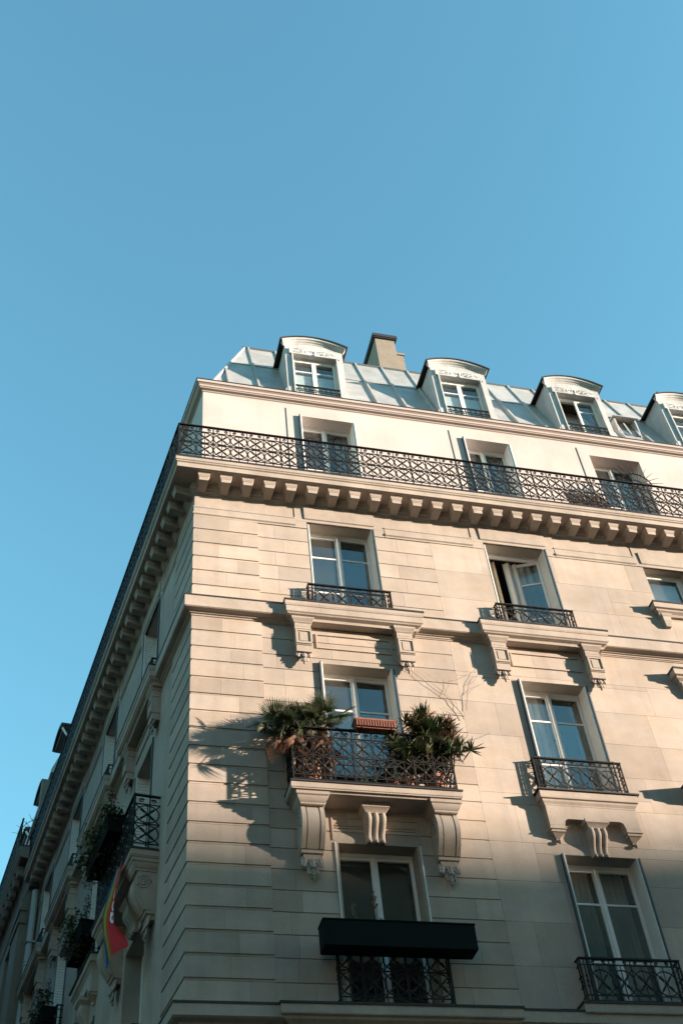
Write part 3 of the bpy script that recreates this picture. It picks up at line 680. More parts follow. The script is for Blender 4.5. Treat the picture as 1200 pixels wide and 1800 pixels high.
for i, (a, b) in enumerate(AW):
    P = window('F', (a, b, 18.0, 20.55), y=0.47, bars=[19.2], fr=0.05, shut=False, curtain=[(0.72, 0.95, 'curtain', 3)] if i < 3 else None)
    if i < 2: shutter_pack(P, 'F', a, 1, 0.115, 0.43, 18.03, 20.54, ('shutter_dark', 'white_paint')); shutter_pack(P, 'F', b, -1, 0.16, 0.43, 18.03, 20.54, ('shutter_paint', 'white_paint'))
for c in COLL:
    for k in 'uml': window('L', HU[('L', c, k)], louvre=True, shut=not (k == 'l' and c < 3), mats=('shutter_dark', 'white_paint'), curtain=[(0.1, 0.45, 'curtain', 4)])
    window('L', (-c-0.6, -c+0.6, 18.0, 20.55), y=0.47, shut=False)

# ---- mansard roof
def ro(z): return -0.26-(z-21.15)*(1.26/3.61)
ZR = 24.76
roof = ob('roof', MB().loft([[(XF, -o, z), (BX*o, -o, z), tuple((uL*SL+nL*o)[:2])+(z,)] for o, z in ((-0.26, 21.16), (ro(ZR)-0.0, ZR-0.01), (-4.5, ZR+0.75))], caps=False, closed=False), 'zinc', B)
ob('roof_gable', MB().add([(XF, 0.26, 21.16), (XF, 1.52, ZR), (XF, 9, ZR+1), (XF, 9, 15), (XF, 0.45, 15)], [(0, 1, 2, 3, 4)]), 'far_stone', B)
e = uL*SL
ob('roof_gable', MB().add([tuple((e+nL*o)[:2])+(z,) for o, z in ((-0.26, 21.16), (-1.52, ZR), (-9, ZR+1), (-9, 15), (-0.45, 15))], [(0, 1, 2, 3, 4)]), 'far_stone', B)
def slope(x, t, up=0.0):                                  # point on front slope: t 0..1 bottom to top, up = proud of it
    z = 21.18+(ZR-21.18)*t; k = 1/math.hypot(1, 1.26/3.61)
    return (x, -(ro(z))-up*k, z+up*k*0.35)
def xl(t): return BX*ro(21.18+(ZR-21.18)*t)               # hip line
def strip(side, xa, xb, t0, t1, th):                      # one zinc sheet
    m = MB(); q = []
    for u in (0.0, th):
        q.append([slope(xa(t0), t0, u), slope(xb(t0), t0, u), slope(xb(t1), t1, u), slope(xa(t1), t1, u)])
    if side == 'L': q = [[(-x, y, z) for x, y, z in r] for r in q]
    m.loft(q); ob('zinc_sheet', m, 'zinc', roof, side=side)
seams = [0.747+0.668*k for k in range(20)]
for side, ln in (('F', XF), ('L', SL)):
    edges = [None]+[s for s in seams if s < ln-0.2]+[ln-0.02]
    for k in range(len(edges)-1):
        for t0, t1, th in ((0.0, 0.62, 0.010), (0.612, 1.0, 0.030)):
            a = (lambda t: xl(t)) if k == 0 else (lambda t, v=edges[k]: max(v, xl(t)+0.0))
            b = (lambda t, v=edges[k+1]: max(v, xl(t)+0.001))
            strip(side, a, b, t0, t1, th)
        if k:
            x = edges[k]; tt = 1.0
            while xl(tt) > x-0.02 and tt > 0: tt -= 0.02
            if tt < 0.1: continue
            m = MB(); sg = 1 if side == 'F' else -1
            m.loft([[(sg*(slope(x+dx, t, up)[0]),)+slope(x+dx, t, up)[1:] for dx, up in ((-0.034, 0.0), (-0.024, 0.065), (0.024, 0.065), (0.034, 0.0))] for t in (0.0, tt)])
            ob('seam', m, 'zinc', roof, side=side)
# hip roll and ridge roll
ob('hip_roll', MB().tube([(BX*(ro(21.18)+0.01), -(ro(21.18)+0.01), 21.18), (BX*(ro(ZR)+0.01), -(ro(ZR)+0.01), ZR)], 0.045, 8), 'zinc', roof)
ob('ridge_roll', sweep([(ro(ZR)-0.10, ZR-0.02), (ro(ZR)+0.05, ZR-0.03), (ro(ZR)+0.06, ZR+0.03), (ro(ZR)+0.0, ZR+0.06), (ro(ZR)-0.10, ZR+0.05)], XF, SL), 'zinc_dark', roof)

def dormer(par, side, c, yface=0.30, w=1.34, rise=0.21, zt=23.41, hw=0.79, hoodmat='lead', face='dormer_paint', zb=21.30, openl=None, rail=True, blind=True):
    P = part_empty('dormer', par, side=side, loc=(c, yface, zb)); h = w/2
    # face with round-headed pediment: pilasters, lintel block, arched head
    n = 18; Rr = (hw*hw+rise*rise)/(2*rise); zc = zt+rise-Rr; zs = zc+math.sqrt(Rr*Rr-h*h)
    arc = lambda r, k=1.0: [(c+r*math.sin(a), zc+r*math.cos(a)) for a in [(-1+2*i/n)*math.asin(h*k/Rr) for i in range(n+1)]]
    ow, ot = 0.535, 23.02                                  # half opening, its head
    pts = [(c-h, zb), (c-h, zs-0.06)]+[(x, z-0.06) for x, z in arc(Rr)[1:-1]]+[(c+h, zs-0.06), (c+h, zb), (c+ow, zb), (c+ow, ot), (c-ow, ot), (c-ow, zb)]
    m = MB(); yb = yface+0.28
    for y in (yface,):
        m.add([(x, y, z) for x, z in pts], [tuple(range(len(pts)))])
    for (x, z), (x2, z2) in zip(pts, pts[1:]+pts[:1]): m.add([(x, yface, z), (x2, yface, z2), (x2, yb, z2), (x, yb, z)], [(0, 1, 2, 3)])
    # flared feet of the pilasters
    for s in (-1, 1):
        m.loft([[(c+s*(h-0.0), y, zb), (c+s*(h+0.12), y, zb), (c+s*(h+0.10), y, zb+0.16), (c+s*h, y, zb+0.46)] for y in (yface-0.012, yface+0.15)])
        m.box(c+s*(h-0.10)-0.10, c+s*(h-0.10)+0.10, yface-0.02, yface+0.01, zb, zb+0.44)
    ob('dormer_face', m, face, P, side=side)
    # moulded arched hood: three stepped bands and the zinc skin running back into the roof
    m = MB(); prof = [(0.00, yface-0.005), (0.035, yface-0.03), (0.045, yface-0.05), (0.075, yface-0.075), (0.085, yface-0.10), (0.125, yface-0.115)]
    k = 1.0
    rings = []
    for a in [(-1+2*i/n)*math.asin((hw-0.03)/Rr) for i in range(n+1)]:
        sx, cz_ = math.sin(a), math.cos(a)
        rings.append([(c+(Rr-0.14+o)*sx, y, zc+(Rr-0.14+o)*cz_) for o, y in prof]+[(c+(Rr-0.015)*sx, yface+0.02, zc+(Rr-0.015)*cz_), (c+(Rr-0.14)*sx, yface+0.02, zc+(Rr-0.14)*cz_)])
    m.loft(rings); ob('hood_moulding', m, face, P, side=side)
    m = MB(); rings = []
    for a in [(-1+2*i/n)*math.asin(hw/Rr) for i in range(n+1)]:
        sx, cz_ = math.sin(a), math.cos(a); z1 = zc+(Rr+0.012)*cz_
        yr = -ro(min(z1, ZR))+0.25
        rings.append([(c+(Rr-0.010)*sx, yface-0.135, zc+(Rr-0.010)*cz_), (c+(Rr+0.014)*sx, yface-0.14, zc+(Rr+0.014)*cz_), (c+(Rr+0.014)*sx, yr, zc+(Rr+0.014)*cz_), (c+(Rr-0.010)*sx, yr, zc+(Rr-0.010)*cz_)])
    m.loft(rings); ob('hood', m, hoodmat, P, side=side)
    for s in (-1, 1):                                     # cheeks
        x0, x1 = (c-h+0.005, c-h+0.05) if s < 0 else (c+h-0.05, c+h-0.005)
        zt2 = zs-0.05; tri = [(yface+0.05, zb), (yface+0.05, zt2), (-ro(zt2)+0.1, zt2), (-ro(zb)+0.1, zb)]
        ob('cheek', MB().loft([[(x, y, z) for y, z in tri] for x in (x0, x1)]), face, P, side=side)
    # carved lintel block
    m = MB().box(c-ow-0.045, c+ow+0.045, yface-0.045, yface+0.01, ot-0.02, ot+0.20)
    lint = ob('lintel', m, face, P, side=side)
    m = MB(); y = yface-0.046
    for s in (-1, 1):
        for (cx_, cz_, r, a0, a1) in ((0.09, 0.10, 0.05, 0.2, 5.2), (0.19, 0.09, 0.045, 3.4, 8.0), (0.30, 0.085, 0.03, 0.0, 4.5)):
            m.tube([(c+s*(cx_+r*(1-0.5*i/12)*math.cos(a0+(a1-a0)*i/12)), y, ot+cz_+r*(1-0.5*i/12)*math.sin(a0+(a1-a0)*i/12)) for i in range(13)], 0.011, 4)
        for q in range(3): m.blob((c+s*(0.40+0.03*q), y, ot+0.13-0.02*q), 0.013, seg=6, rings=4)
        for z in (0.035, 0.165): m.box(c+s*0.30-0.19, c+s*0.30+0.19, y-0.004, y+0.004, ot+z-0.005, ot+z+0.005)
    m.blob((c, y, ot+0.10), 0.04, (1, 0.6, 1.3)); m.blob((c, y, ot+0.0), 0.035, (1.6, 0.6, 1), jit=0.15)
    ob('carving', m, 'stone_carved' if side == 'L' else face, P, side=side, smooth='all')
    # window
    yw = yface+0.14; m = MB(); fr = 0.045
    m.box(c-ow, c-ow+fr, yw-0.03, yw+0.04, zb, ot); m.box(c+ow-fr, c+ow, yw-0.03, yw+0.04, zb, ot); m.box(c-ow+fr, c+ow-fr, yw-0.03, yw+0.04, ot-0.07, ot)
    ob('window_frame', m, 'white_paint', P, side=side)
    wv = ow-fr; z1 = ot-0.075; bars = [z1-0.40]
    oa = openl or (0, 0)
    casement(P, side, c-ow+fr+0.002, wv-0.004, zb+0.3, z1, yw-0.004, R(oa[0]), bars, 0.045); casement(P, side, c+ow-fr-0.002, -(wv-0.004), zb+0.3, z1, yw-0.004, R(oa[1]), bars, 0.045)
    if blind: ob('blind', MB().box(c-ow+fr, c+ow-fr, yw+0.055, yw+0.065, zb, z1-0.44), 'blind', P, side=side)
    m = MB(); X0, X1, Y0, Y1, Z0, Z1 = c-ow-0.1, c+ow+0.1, yw+0.05, yw+1.0, zb, ot+0.15
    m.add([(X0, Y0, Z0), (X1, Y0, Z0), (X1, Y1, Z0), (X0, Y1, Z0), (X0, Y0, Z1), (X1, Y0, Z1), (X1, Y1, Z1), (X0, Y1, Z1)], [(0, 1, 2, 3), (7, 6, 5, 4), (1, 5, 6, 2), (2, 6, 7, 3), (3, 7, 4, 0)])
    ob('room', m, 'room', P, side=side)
    if rail:
        m = MB(); z = 21.62; y = yface-0.03
        for zz in (z, z+0.055, z+0.17, z+0.20): m.box(c-ow, c+ow, y-0.008, y+0.008, zz-0.007, zz+0.007)
        for q in range(9):
            x = c-ow+2*ow*(q+0.5)/9
            m.ring((x, y, z+0.112), 0.045, 0.010, 10); m.box(x-0.006+0.054, x+0.006+0.054, y-0.006, y+0.006, z-0.1, z+0.2)
        ob('guard_rail', m, 'iron', P, side=side)
        for s in (-1, 1): ob('shutter', MB().box(*sorted((c+s*(ow-0.004), c+s*(ow-0.035))), yface-0.05, yface+0.10, zb+0.25, ot-0.03), 'dormer_paint', P, side=side)
    return P
dormer(B, 'F', 2.68)
dormer(B, 'F', 6.14)
dormer(B, 'F', 9.05, openl=(60, 0), blind=False)
dormer(B, 'F', 11.98, blind=False)
# small roof light between the third and fourth dormers
P = part_empty('roof_light', B, loc=(10.3, 0.8, 22.4))
def rl(z): return -ro(z)
m = MB()
for x0, x1 in ((10.08, 10.12), (10.62, 10.66)):
    m.loft([[(x, y, z) for y, z in ((rl(22.05)-0.01, 22.05), (rl(22.75)-0.26, 22.72), (rl(22.75)+0.1, 22.76), (rl(22.05)+0.1, 22.05))] for x in (x0, x1)])
m.loft([[(x, y, z) for y, z in ((rl(22.75)-0.33, 22.72), (rl(22.75)-0.33, 22.745), (rl(22.9)+0.1, 22.83), (rl(22.9)+0.1, 22.79))] for x in (10.04, 10.70)])
ob('casing', m, 'zinc', P)
ob('pane', MB().loft([[(x, y, z) for y, z in ((rl(22.1)-0.04, 22.1), (rl(22.7)-0.13, 22.72), (rl(22.7)-0.12, 22.72), (rl(22.1)-0.03, 22.1))] for x in (10.12, 10.62)]), 'glass', P)
m = MB()
for x0, x1 in ((10.12, 10.17), (10.35, 10.39), (10.57, 10.62)): m.loft([[(x, y, z) for y, z in ((rl(22.1)-0.06, 22.1), (rl(22.7)-0.15, 22.72), (rl(22.7)-0.125, 22.72), (rl(22.1)-0.035, 22.1))] for x in (x0, x1)])
ob('window_frame', m, 'zinc', P)
# chimneys
P = part_empty('chimney', B, loc=(5.45, 2.6, 25))
ob('stack', MB().box(5.17, 5.72, 2.5, 4.3, 24.5, 27.70), 'chimney', P); ob('cap', MB().box(5.12, 5.77, 2.45, 4.35, 27.70, 27.74).box(5.10, 5.79, 2.43, 4.37, 27.74, 27.86), 'lead', P)
ob('side_stack', MB().box(5.722, 5.95, 2.6, 3.6, 24.5, 27.18).box(5.722, 5.98, 2.57, 3.63, 27.18, 27.26), 'chimney', P)
P = part_empty('chimney', B, loc=(13.2, 2.0, 25)); ob('stack', MB().box(13.0, 13.5, 2.0, 3.2, 24.5, 26.2), 'chimney', P); ob('cap', MB().box(12.95, 13.55, 1.95, 3.25, 26.2, 26.3), 'lead', P)
# party end of the terrace: spiked fans
def fan(par, side, x, z, y0, flip, rr=0.62):
    m = MB(); c = (0, 0, 0)
    for i in range(9):
        a = R(8+i*16.5); r0, r1 = 0.12, rr*(1.32+0.05*math.sin(i*5))
        p = [(0, -r*math.cos(a), r*math.sin(a)) for r in (r0, rr*0.6, rr, r1)]; m.tube(p, [0.008, 0.008, 0.008, 0.003], 5)
        q = Vector(p[-2]); m.tube([q, q+Vector((0.0, -0.10*math.cos(a+0.7), 0.10*math.sin(a+0.7)))], [0.007, 0.002], 5)
    m.tube([(0, -rr*math.cos(R(t)), rr*math.sin(R(t))) for t in range(0, 151, 10)], 0.010, 6)
    ob('spiked_fan', m, 'iron', par, side=side, loc=(x, y0, z))
fan(TL, 'L', -SL+0.05, 19.0, -0.10, 1, 0.66)
m = MB()
for i in range(11):
    a = R(10+i*16); m.tube([(0.12*math.cos(a), 0, 0.12*math.sin(a)), (0.36*math.cos(a), -0.02, 0.36*math.sin(a)), (0.62*math.cos(a), -0.03, 0.62*math.sin(a))], [0.009, 0.009, 0.004], 5)
m.ring((0, 0, 0), 0.34, 0.022, 16, arc=(R(5), R(175))); m.ring((0, 0, 0), 0.12, 0.02, 12, arc=(0, 2*math.pi)); m.box(-0.012, 0.012, -0.012, 0.012, -0.9, 0.0)
ob('spiked_fan', m, 'iron', TR, loc=(9.28, -0.30, 19.15))
# rain pipe at the far end of the shaded side
P = part_empty('downpipe', B, side='L', loc=(-14.45, -0.12, 0))
m = MB().tube([(-14.42, -0.13, 0.3), (-14.42, -0.13, 17.45)], 0.085, 14)
for z in (9.0, 12.2, 15.4): m.tube([(-14.42, -0.13, z), (-14.42, -0.13, z+0.05)], 0.105, 14); m.tube([(-14.42, -0.13, z+0.10), (-14.42, -0.13, z+0.14)], 0.10, 14)
ob('pipe', m, 'pipe', P, side='L', smooth=True)
for z in (9.6, 13.0, 16.0): ob('bracket', MB().box(-14.53, -14.31, -0.24, 0.01, z, z+0.035), 'pipe', P, side='L')

# ------------------------------------------------------------------ neighbouring building down the side street
N = thing('neighbouring_building', 'shaded stone neighbour beyond the white rain pipe, dark hooded dormers on its roof', 'building', side='L', loc=(-15, 0, 0))
NX0, NX1, NO = -34.0, -14.6, 0.30
nh = []
for c in (17.2, 20.6, 24.0, 27.4):
    for z0, z1 in ((15.0, 17.2), (11.6, 13.8), (8.2, 10.4)): nh.append((-c-0.62, -c+0.62, z0, z1))
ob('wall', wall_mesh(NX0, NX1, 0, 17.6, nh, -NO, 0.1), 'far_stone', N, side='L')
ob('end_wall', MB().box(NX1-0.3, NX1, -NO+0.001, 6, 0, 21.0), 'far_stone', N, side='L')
m = MB().box(-15.75, NX1+0.02, -NO-0.13, -NO+0.02, 0, 17.3).box(-15.8, NX1+0.06, -NO-0.17, -NO+0.02, 16.6, 16.75).box(-15.8, NX1+0.06, -NO-0.17, -NO+0.02, 16.95, 17.05)
ob('pilaster', m, 'far_stone', N, side='L')
CN = [(-0.3, 18.66), (0.72, 18.66), (0.72, 18.54), (0.69, 18.50), (0.69, 18.42), (0.64, 18.34), (0.42, 18.32), (0.36, 17.8), (0.32, 17.55), (-0.3, 17.55)]
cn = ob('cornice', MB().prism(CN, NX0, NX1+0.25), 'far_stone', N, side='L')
ob('balcony_edge', MB().prism([(-0.2, 18.665), (-0.2, 18.69), (0.735, 18.69), (0.735, 18.655)], NX0, NX1+0.26), 'lead', N, side='L')
mm = MB().stack(-0.13, 0.13, 0.26, [(-0.02, 18.06), (0.0, 18.1), (0.0, 18.22), (0.03, 18.27), (0.03, 18.318)], back=-0.1).mesh('modillion'); mm.materials.append(MATS['far_stone'])
x = 14.95
while x < 30: ob('modillion', mm, 'far_stone', cn, side='L', loc=(-x, -NO-0.06, 0)); x += 0.55
NR = part_empty('terrace_railing', N, side='L', loc=(-15, -0.82, 18.45))
rail_run(NR, 'L', -24.0, -14.6, -0.68, 18.69, PBIG, CW, 0.955)
for h_ in nh:
    P = part_empty('window', N, side='L', loc=((h_[0]+h_[1])/2, -0.05, h_[2]))
    ob('window_frame', MB().box(h_[0], h_[0]+0.06, -0.06, 0.0, h_[2], h_[3]).box(h_[1]-0.06, h_[1], -0.06, 0.0, h_[2], h_[3]).box((h_[0]+h_[1])/2-0.04, (h_[0]+h_[1])/2+0.04, -0.06, 0.0, h_[2], h_[3]), 'white_paint', P, side='L')
    ob('pane', MB().box(h_[0]+0.06, h_[1]-0.06, -0.03, -0.02, h_[2], h_[3]), 'glass', P, side='L')
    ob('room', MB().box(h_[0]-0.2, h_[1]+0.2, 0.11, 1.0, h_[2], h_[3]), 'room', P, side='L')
    ob('ledge', MB().stack(h_[0]-0.2, h_[1]+0.2, NO+0.2, [(-0.1, h_[2]-0.25), (0.0, h_[2]-0.12), (0.0, h_[2])], back=0.0), 'far_stone', P, side='L')
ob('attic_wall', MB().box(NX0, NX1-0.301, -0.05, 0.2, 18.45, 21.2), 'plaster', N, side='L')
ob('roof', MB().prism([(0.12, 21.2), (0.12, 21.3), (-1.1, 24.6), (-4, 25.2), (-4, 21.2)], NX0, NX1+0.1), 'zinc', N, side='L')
def hooded_dormer(c, hl=0.72, z=23.12):
    P = part_empty('dormer', N, side='L', loc=(-c, 0.4, 21.3))
    ob('face', MB().box(-c-hl+0.14, -c+hl-0.14, 0.42, 2.2, 21.25, z), 'white_paint', P, side='L')
    ob('window_frame', MB().box(-c-0.44, -c-0.38, 0.385, 0.419, 21.6, z-0.2).box(-c+0.38, -c+0.44, 0.385, 0.419, 21.6, z-0.2).box(-c-0.38, -c+0.38, 0.385, 0.419, z-0.27, z-0.2), 'white_paint', P, side='L')
    ob('pane', MB().box(-c-0.38, -c+0.38, 0.405, 0.4185, 21.6, z-0.27), 'glass', P, side='L')
    m = MB(); rings = []
    for i in range(9):
        t = -1+i/4; rings.append([(-c+hl*t, y, z+0.20*(1-t*t)+dz) for y, dz in ((0.05, 0), (0.05, 0.07), (2.6, 0.10), (2.6, 0.02))])
    m.loft(rings); m.box(-c-hl+0.05, -c+hl-0.05, 0.12, 2.0, z-0.05, z+0.015)
    ob('hood', m, 'lead', P, side='L')
    ob('hood_bracket', MB().tube([(-c+hl-0.12, 0.42, z-0.45), (-c+hl-0.10, 0.22, z-0.25), (-c+hl-0.10, 0.10, z-0.05)], 0.035, 6), 'white_paint', P, side='L')
for c in (15.5, 18.5, 21.3): hooded_dormer(c)

# ------------------------------------------------------------------ plants, boxes and the flag
def frond_mesh(n, length, droop, seed, spread=2.5):
    # fan palm leaf: stalk along +y then a fan of narrow folded leaflets
    random.seed(seed); m = MB(); st = 0.26
    m.tube([(0, 0, 0), (0, st*0.5, 0.02), (0, st, 0.0)], [0.008, 0.007, 0.006], 5)
    for i in range(n):
        a = (-0.5+i/(n-1))*spread; L = length*(0.82+0.18*math.cos(a))*random.uniform(0.9, 1.06); w = 0.0105
        d = Vector((math.sin(a), math.cos(a), 0)); s = Vector((d.y, -d.x, 0)); o = Vector((0, st, 0)); pts = []
        for t, ww in ((0.0, 0.35), (0.35, 1.0), (0.7, 0.75), (1.0, 0.06)):
            c = o+d*L*t+Vector((0, 0, -droop*L*t*t+random.uniform(-0.006, 0.006))); pts += [c-s*w*ww+Vector((0, 0, 0.006)), c, c+s*w*ww+Vector((0, 0, 0.006))]
        m.add(pts, [(3*k+j, 3*k+j+1, 3*k+j+4, 3*k+j+3) for k in range(3) for j in range(2)])
    return m.mesh('frond', recalc=False)
FRONDS = [frond_mesh(17, 0.30, 0.22, 1, 2.2), frond_mesh(18, 0.27, 0.5, 2, 2.6), frond_mesh(14, 0.33, 0.08, 3, 1.7), frond_mesh(13, 0.28, 0.8, 4, 2.0)]
for f in FRONDS: f.materials.append(MATS['frond'])
DRY = [frond_mesh(12, 0.34, 1.0, 8, 1.2), frond_mesh(10, 0.30, 1.3, 9, 0.9)]
for f in DRY: f.materials.append(MATS['frond_dry'])
def aim(p, az, el, roll=0.0, sc=1.0):                     # +y of the leaf points along azimuth/elevation
    d = Vector((math.sin(az)*math.cos(el), math.cos(az)*math.cos(el), math.sin(el)))
    x = d.cross(Vector((0, 0, 1))); x = x.normalized() if x.length > 1e-3 else Vector((1, 0, 0)); z = x.cross(d)
    M = Matrix((x, d, z)).transposed().to_4x4() @ Matrix.Rotation(roll, 4, 'Y') @ Matrix.Scale(sc, 4)
    return Matrix.Translation(p) @ M
def pot(par, side, x, y, z, r, h, mt='terracotta', saucer=True):
    m = MB(); k = 18; prof = [(0.70, 0.0), (0.78, 0.25), (0.90, 0.8), (0.90, 0.81), (1.0, 0.82), (1.0, 1.0), (0.88, 1.0), (0.86, 0.9)]
    m.loft([[(r*a*math.cos(2*math.pi*i/k), r*a*math.sin(2*math.pi*i/k), h*b) for i in range(k)] for a, b in prof])
    ob('pot', m, mt, par, side=side, loc=(x, y, z), smooth=True)
# fan palm in the left corner of the balcony
ZB = 11.105
random.seed(21)
T = thing('potted_palm', 'bushy fan palm with brown dead leaves at left end of the flowered balcony', 'palm', loc=(1.72, -0.22, ZB))
pot(T, 'F', 1.74, -0.22, ZB, 0.17, 0.30)
tr = MB()
for (bx, by, tx, ty, tz) in ((1.72, -0.22, 1.50, -0.30, 12.02), (1.78, -0.20, 1.98, -0.26, 12.22), (1.74, -0.24, 1.25, -0.34, 11.90), (1.75, -0.2, 1.72, -0.22, 12.15)):
    tr.tube([(bx, by, ZB+0.25), ((bx+tx)/2, (by+ty)/2, (ZB+tz)/2+0.2), (tx, ty, tz)], [0.05, 0.045, 0.04], 8)
ob('trunk', tr, 'trunk', T)
for (tx, ty, tz), n in (((1.50, -0.30, 12.06), 20), ((2.00, -0.26, 12.26), 20), ((1.22, -0.36, 11.97), 17), ((1.72, -0.24, 12.20), 18), ((1.86, -0.34, 12.05), 10)):
    for i in range(n):
        az = 2*math.pi*i/n*1.0+random.uniform(-0.4, 0.4); el = R(random.choice([-15, 5, 20, 35, 55, 72])+random.uniform(-8, 8))
        if math.cos(az) > 0.35: el = max(el, R(45))          # the wall is behind
        ob('frond', random.choice(FRONDS), 'frond', T, M=aim((tx, ty, tz), az, el, random.uniform(-1.2, 1.2), random.uniform(0.65, 1.0)))
    for i in range(9):
        az = random.choice([math.pi, math.pi*0.7, math.pi*1.3, -1.2, 1.2])+random.uniform(-0.5, 0.5)
        ob('dead_frond', random.choice(DRY), 'frond_dry', T, M=aim((tx+random.uniform(-0.06, 0.06), ty-0.02, tz-random.uniform(0.0, 0.12)), az, R(random.uniform(-78, -45)), random.uniform(-1, 1), random.uniform(0.45, 0.7)))
for k in range(16):
    ob('dead_frond', random.choice(DRY), 'frond_dry', T, M=aim((random.uniform(1.5, 2.1), random.uniform(-0.36, -0.12), random.uniform(11.75, 12.1)), random.uniform(0, 6.3), R(random.uniform(-85, -50)), random.uniform(-1, 1), random.uniform(0.6, 0.9)))
# spiky bush in the right corner
def tuft_mesh(n, L, seed, w=0.011):
    random.seed(seed); m = MB()
    for i in range(n):
        az = random.uniform(0, 2*math.pi); el = random.uniform(0.0, 1.45); l = L*random.uniform(0.6, 1.1); dr = random.uniform(0.05, 0.5)
        h = Vector((math.cos(az), math.sin(az), 0)); s = Vector((-h.y, h.x, 0)); pts = []
        for t, ww in ((0, 0.6), (0.4, 1), (0.75, 0.7), (1, 0.05)):
            c = h*math.cos(el)*l*t+Vector((0, 0, math.sin(el)*l*t-dr*l*t*t*0.5)); pts += [c-s*w*ww, c+s*w*ww]
        m.add(pts, [(2*k, 2*k+1, 2*k+3, 2*k+2) for k in range(3)])
    return m.mesh('leaf_tuft', recalc=False)
TUFT = [tuft_mesh(30, 0.26, k) for k in (31, 32, 33)]; TUFTD = [t.copy() for t in TUFT]
for t in TUFT: t.materials.append(MATS['leaf_dark'])
for t in TUFTD: t.materials.append(MATS['frond_dry'])
T = thing('potted_shrub', 'dark spiky shrub spilling over right end of the flowered balcony', 'shrub', loc=(3.62, -0.22, ZB))
pot(T, 'F', 3.66, -0.24, ZB, 0.17, 0.30); pot(T, 'F', 3.25, -0.2, ZB, 0.14, 0.26)
st = MB(); random.seed(44); pts = []
for i in range(135):
    x = random.gauss(3.60, 0.25); z = random.uniform(11.72, 12.47)-abs(x-3.66)*0.30; y = random.uniform(-0.52, -0.06)
    pts.append((x, y, z))
for i, p in enumerate(pts):
    if i % 3 == 0: st.tube([(3.64+random.uniform(-0.08, 0.08), -0.24, ZB+0.25), ((3.64+p[0])/2, (p[1]-0.24)/2, (ZB+p[2])/2+0.15), p], [0.012, 0.009, 0.005], 5)
    q = random.uniform(0.75, 1.1); md_ = TUFTD if random.random() < 0.10 else TUFT
    ob('leaf_tuft', md_[i % 3], 'leaf_dark', T, M=Matrix.Translation(p) @ Matrix.Rotation(random.uniform(0, 6.3), 4, 'Z') @ Matrix.Rotation(random.uniform(-0.8, 0.8), 4, 'X') @ Matrix.Scale(q, 4))
for k in range(5):
    p = (random.uniform(3.9, 4.08), random.uniform(-0.45, -0.2), random.uniform(12.05, 12.4))
    ob('leaf_tuft', random.choice(TUFTD+TUFT), 'leaf_dark', T, M=Matrix.Translation(p) @ Matrix.Rotation(random.uniform(0.2, 1.2), 4, 'Y') @ Matrix.Scale(0.9, 4))
    st.tube([(3.72, -0.24, ZB+0.3), (3.85, -0.28, 11.8), p], [0.012, 0.009, 0.004], 5)
for k in range(40):                                       # dense lower growth pushed against the railing
    p = (random.uniform(3.05, 3.86), random.uniform(-0.36, -0.1), random.uniform(11.45, 11.95))
    ob('leaf_tuft', TUFT[k % 3], 'leaf_dark', T, M=Matrix.Translation(p) @ Matrix.Rotation(random.uniform(0, 6.3), 4, 'Z') @ Matrix.Rotation(random.uniform(-1.2, 1.2), 4, 'X') @ Matrix.Scale(0.8, 4))
ob('stem', st, 'twig', T)
# leafy creeper in the middle pot
def leaf_mesh(seed, n, box, sz):
    random.seed(seed); m = MB()
    for i in range(n):
        c = Vector((random.uniform(-box[0], box[0]), random.uniform(-box[1], box[1]), random.uniform(-box[2], box[2])))
        u = Vector((random.uniform(-1, 1), random.uniform(-1, 1), random.uniform(-1, 0.4))).normalized(); v = u.cross(Vector((random.uniform(-1, 1), random.uniform(-1, 1), 1))).normalized()
        s = sz*random.uniform(0.6, 1.2)
        m.add([c, c+u*s*0.5+v*s*0.38, c+u*s, c+u*s*0.5-v*s*0.38], [(0, 1, 2, 3)])
    return m.mesh('leaves', recalc=False)
LF = [leaf_mesh(51, 40, (0.12, 0.06, 0.14), 0.055), leaf_mesh(52, 26, (0.10, 0.06, 0.20), 0.05)]
LFD = [l.copy() for l in LF]
for l in LF: l.materials.append(MATS['leaf_light'])
for l in LFD: l.materials.append(MATS['leaf'])
T = thing('potted_creeper', 'small light green creeper in a pot behind the middle of the balcony railing', 'plant', loc=(3.0, -0.22, ZB))
pot(T, 'F', 3.02, -0.24, ZB, 0.11, 0.21)
st = MB(); random.seed(61)
for k, (x, z) in enumerate(((2.98, 11.52), (3.06, 11.66), (3.12, 11.42), (2.68, 11.24), (2.55, 11.2), (3.2, 11.72), (3.3, 11.55), (2.92, 11.8))):
    ob('leaves', (LF if k in (2, 3, 4, 6) else LFD)[k % 2], 'leaf_light', T, loc=(x, -0.28+0.03*(k % 3), z), rot=Matrix.Rotation(k*1.3, 4, 'Z'))
    st.tube([(3.02, -0.24, ZB+0.18), ((3.02+x)/2, -0.3, max(ZB+0.1, z-0.15)), (x, -0.27, z)], [0.006, 0.005, 0.003], 5)
ob('stem', st, 'twig', T)
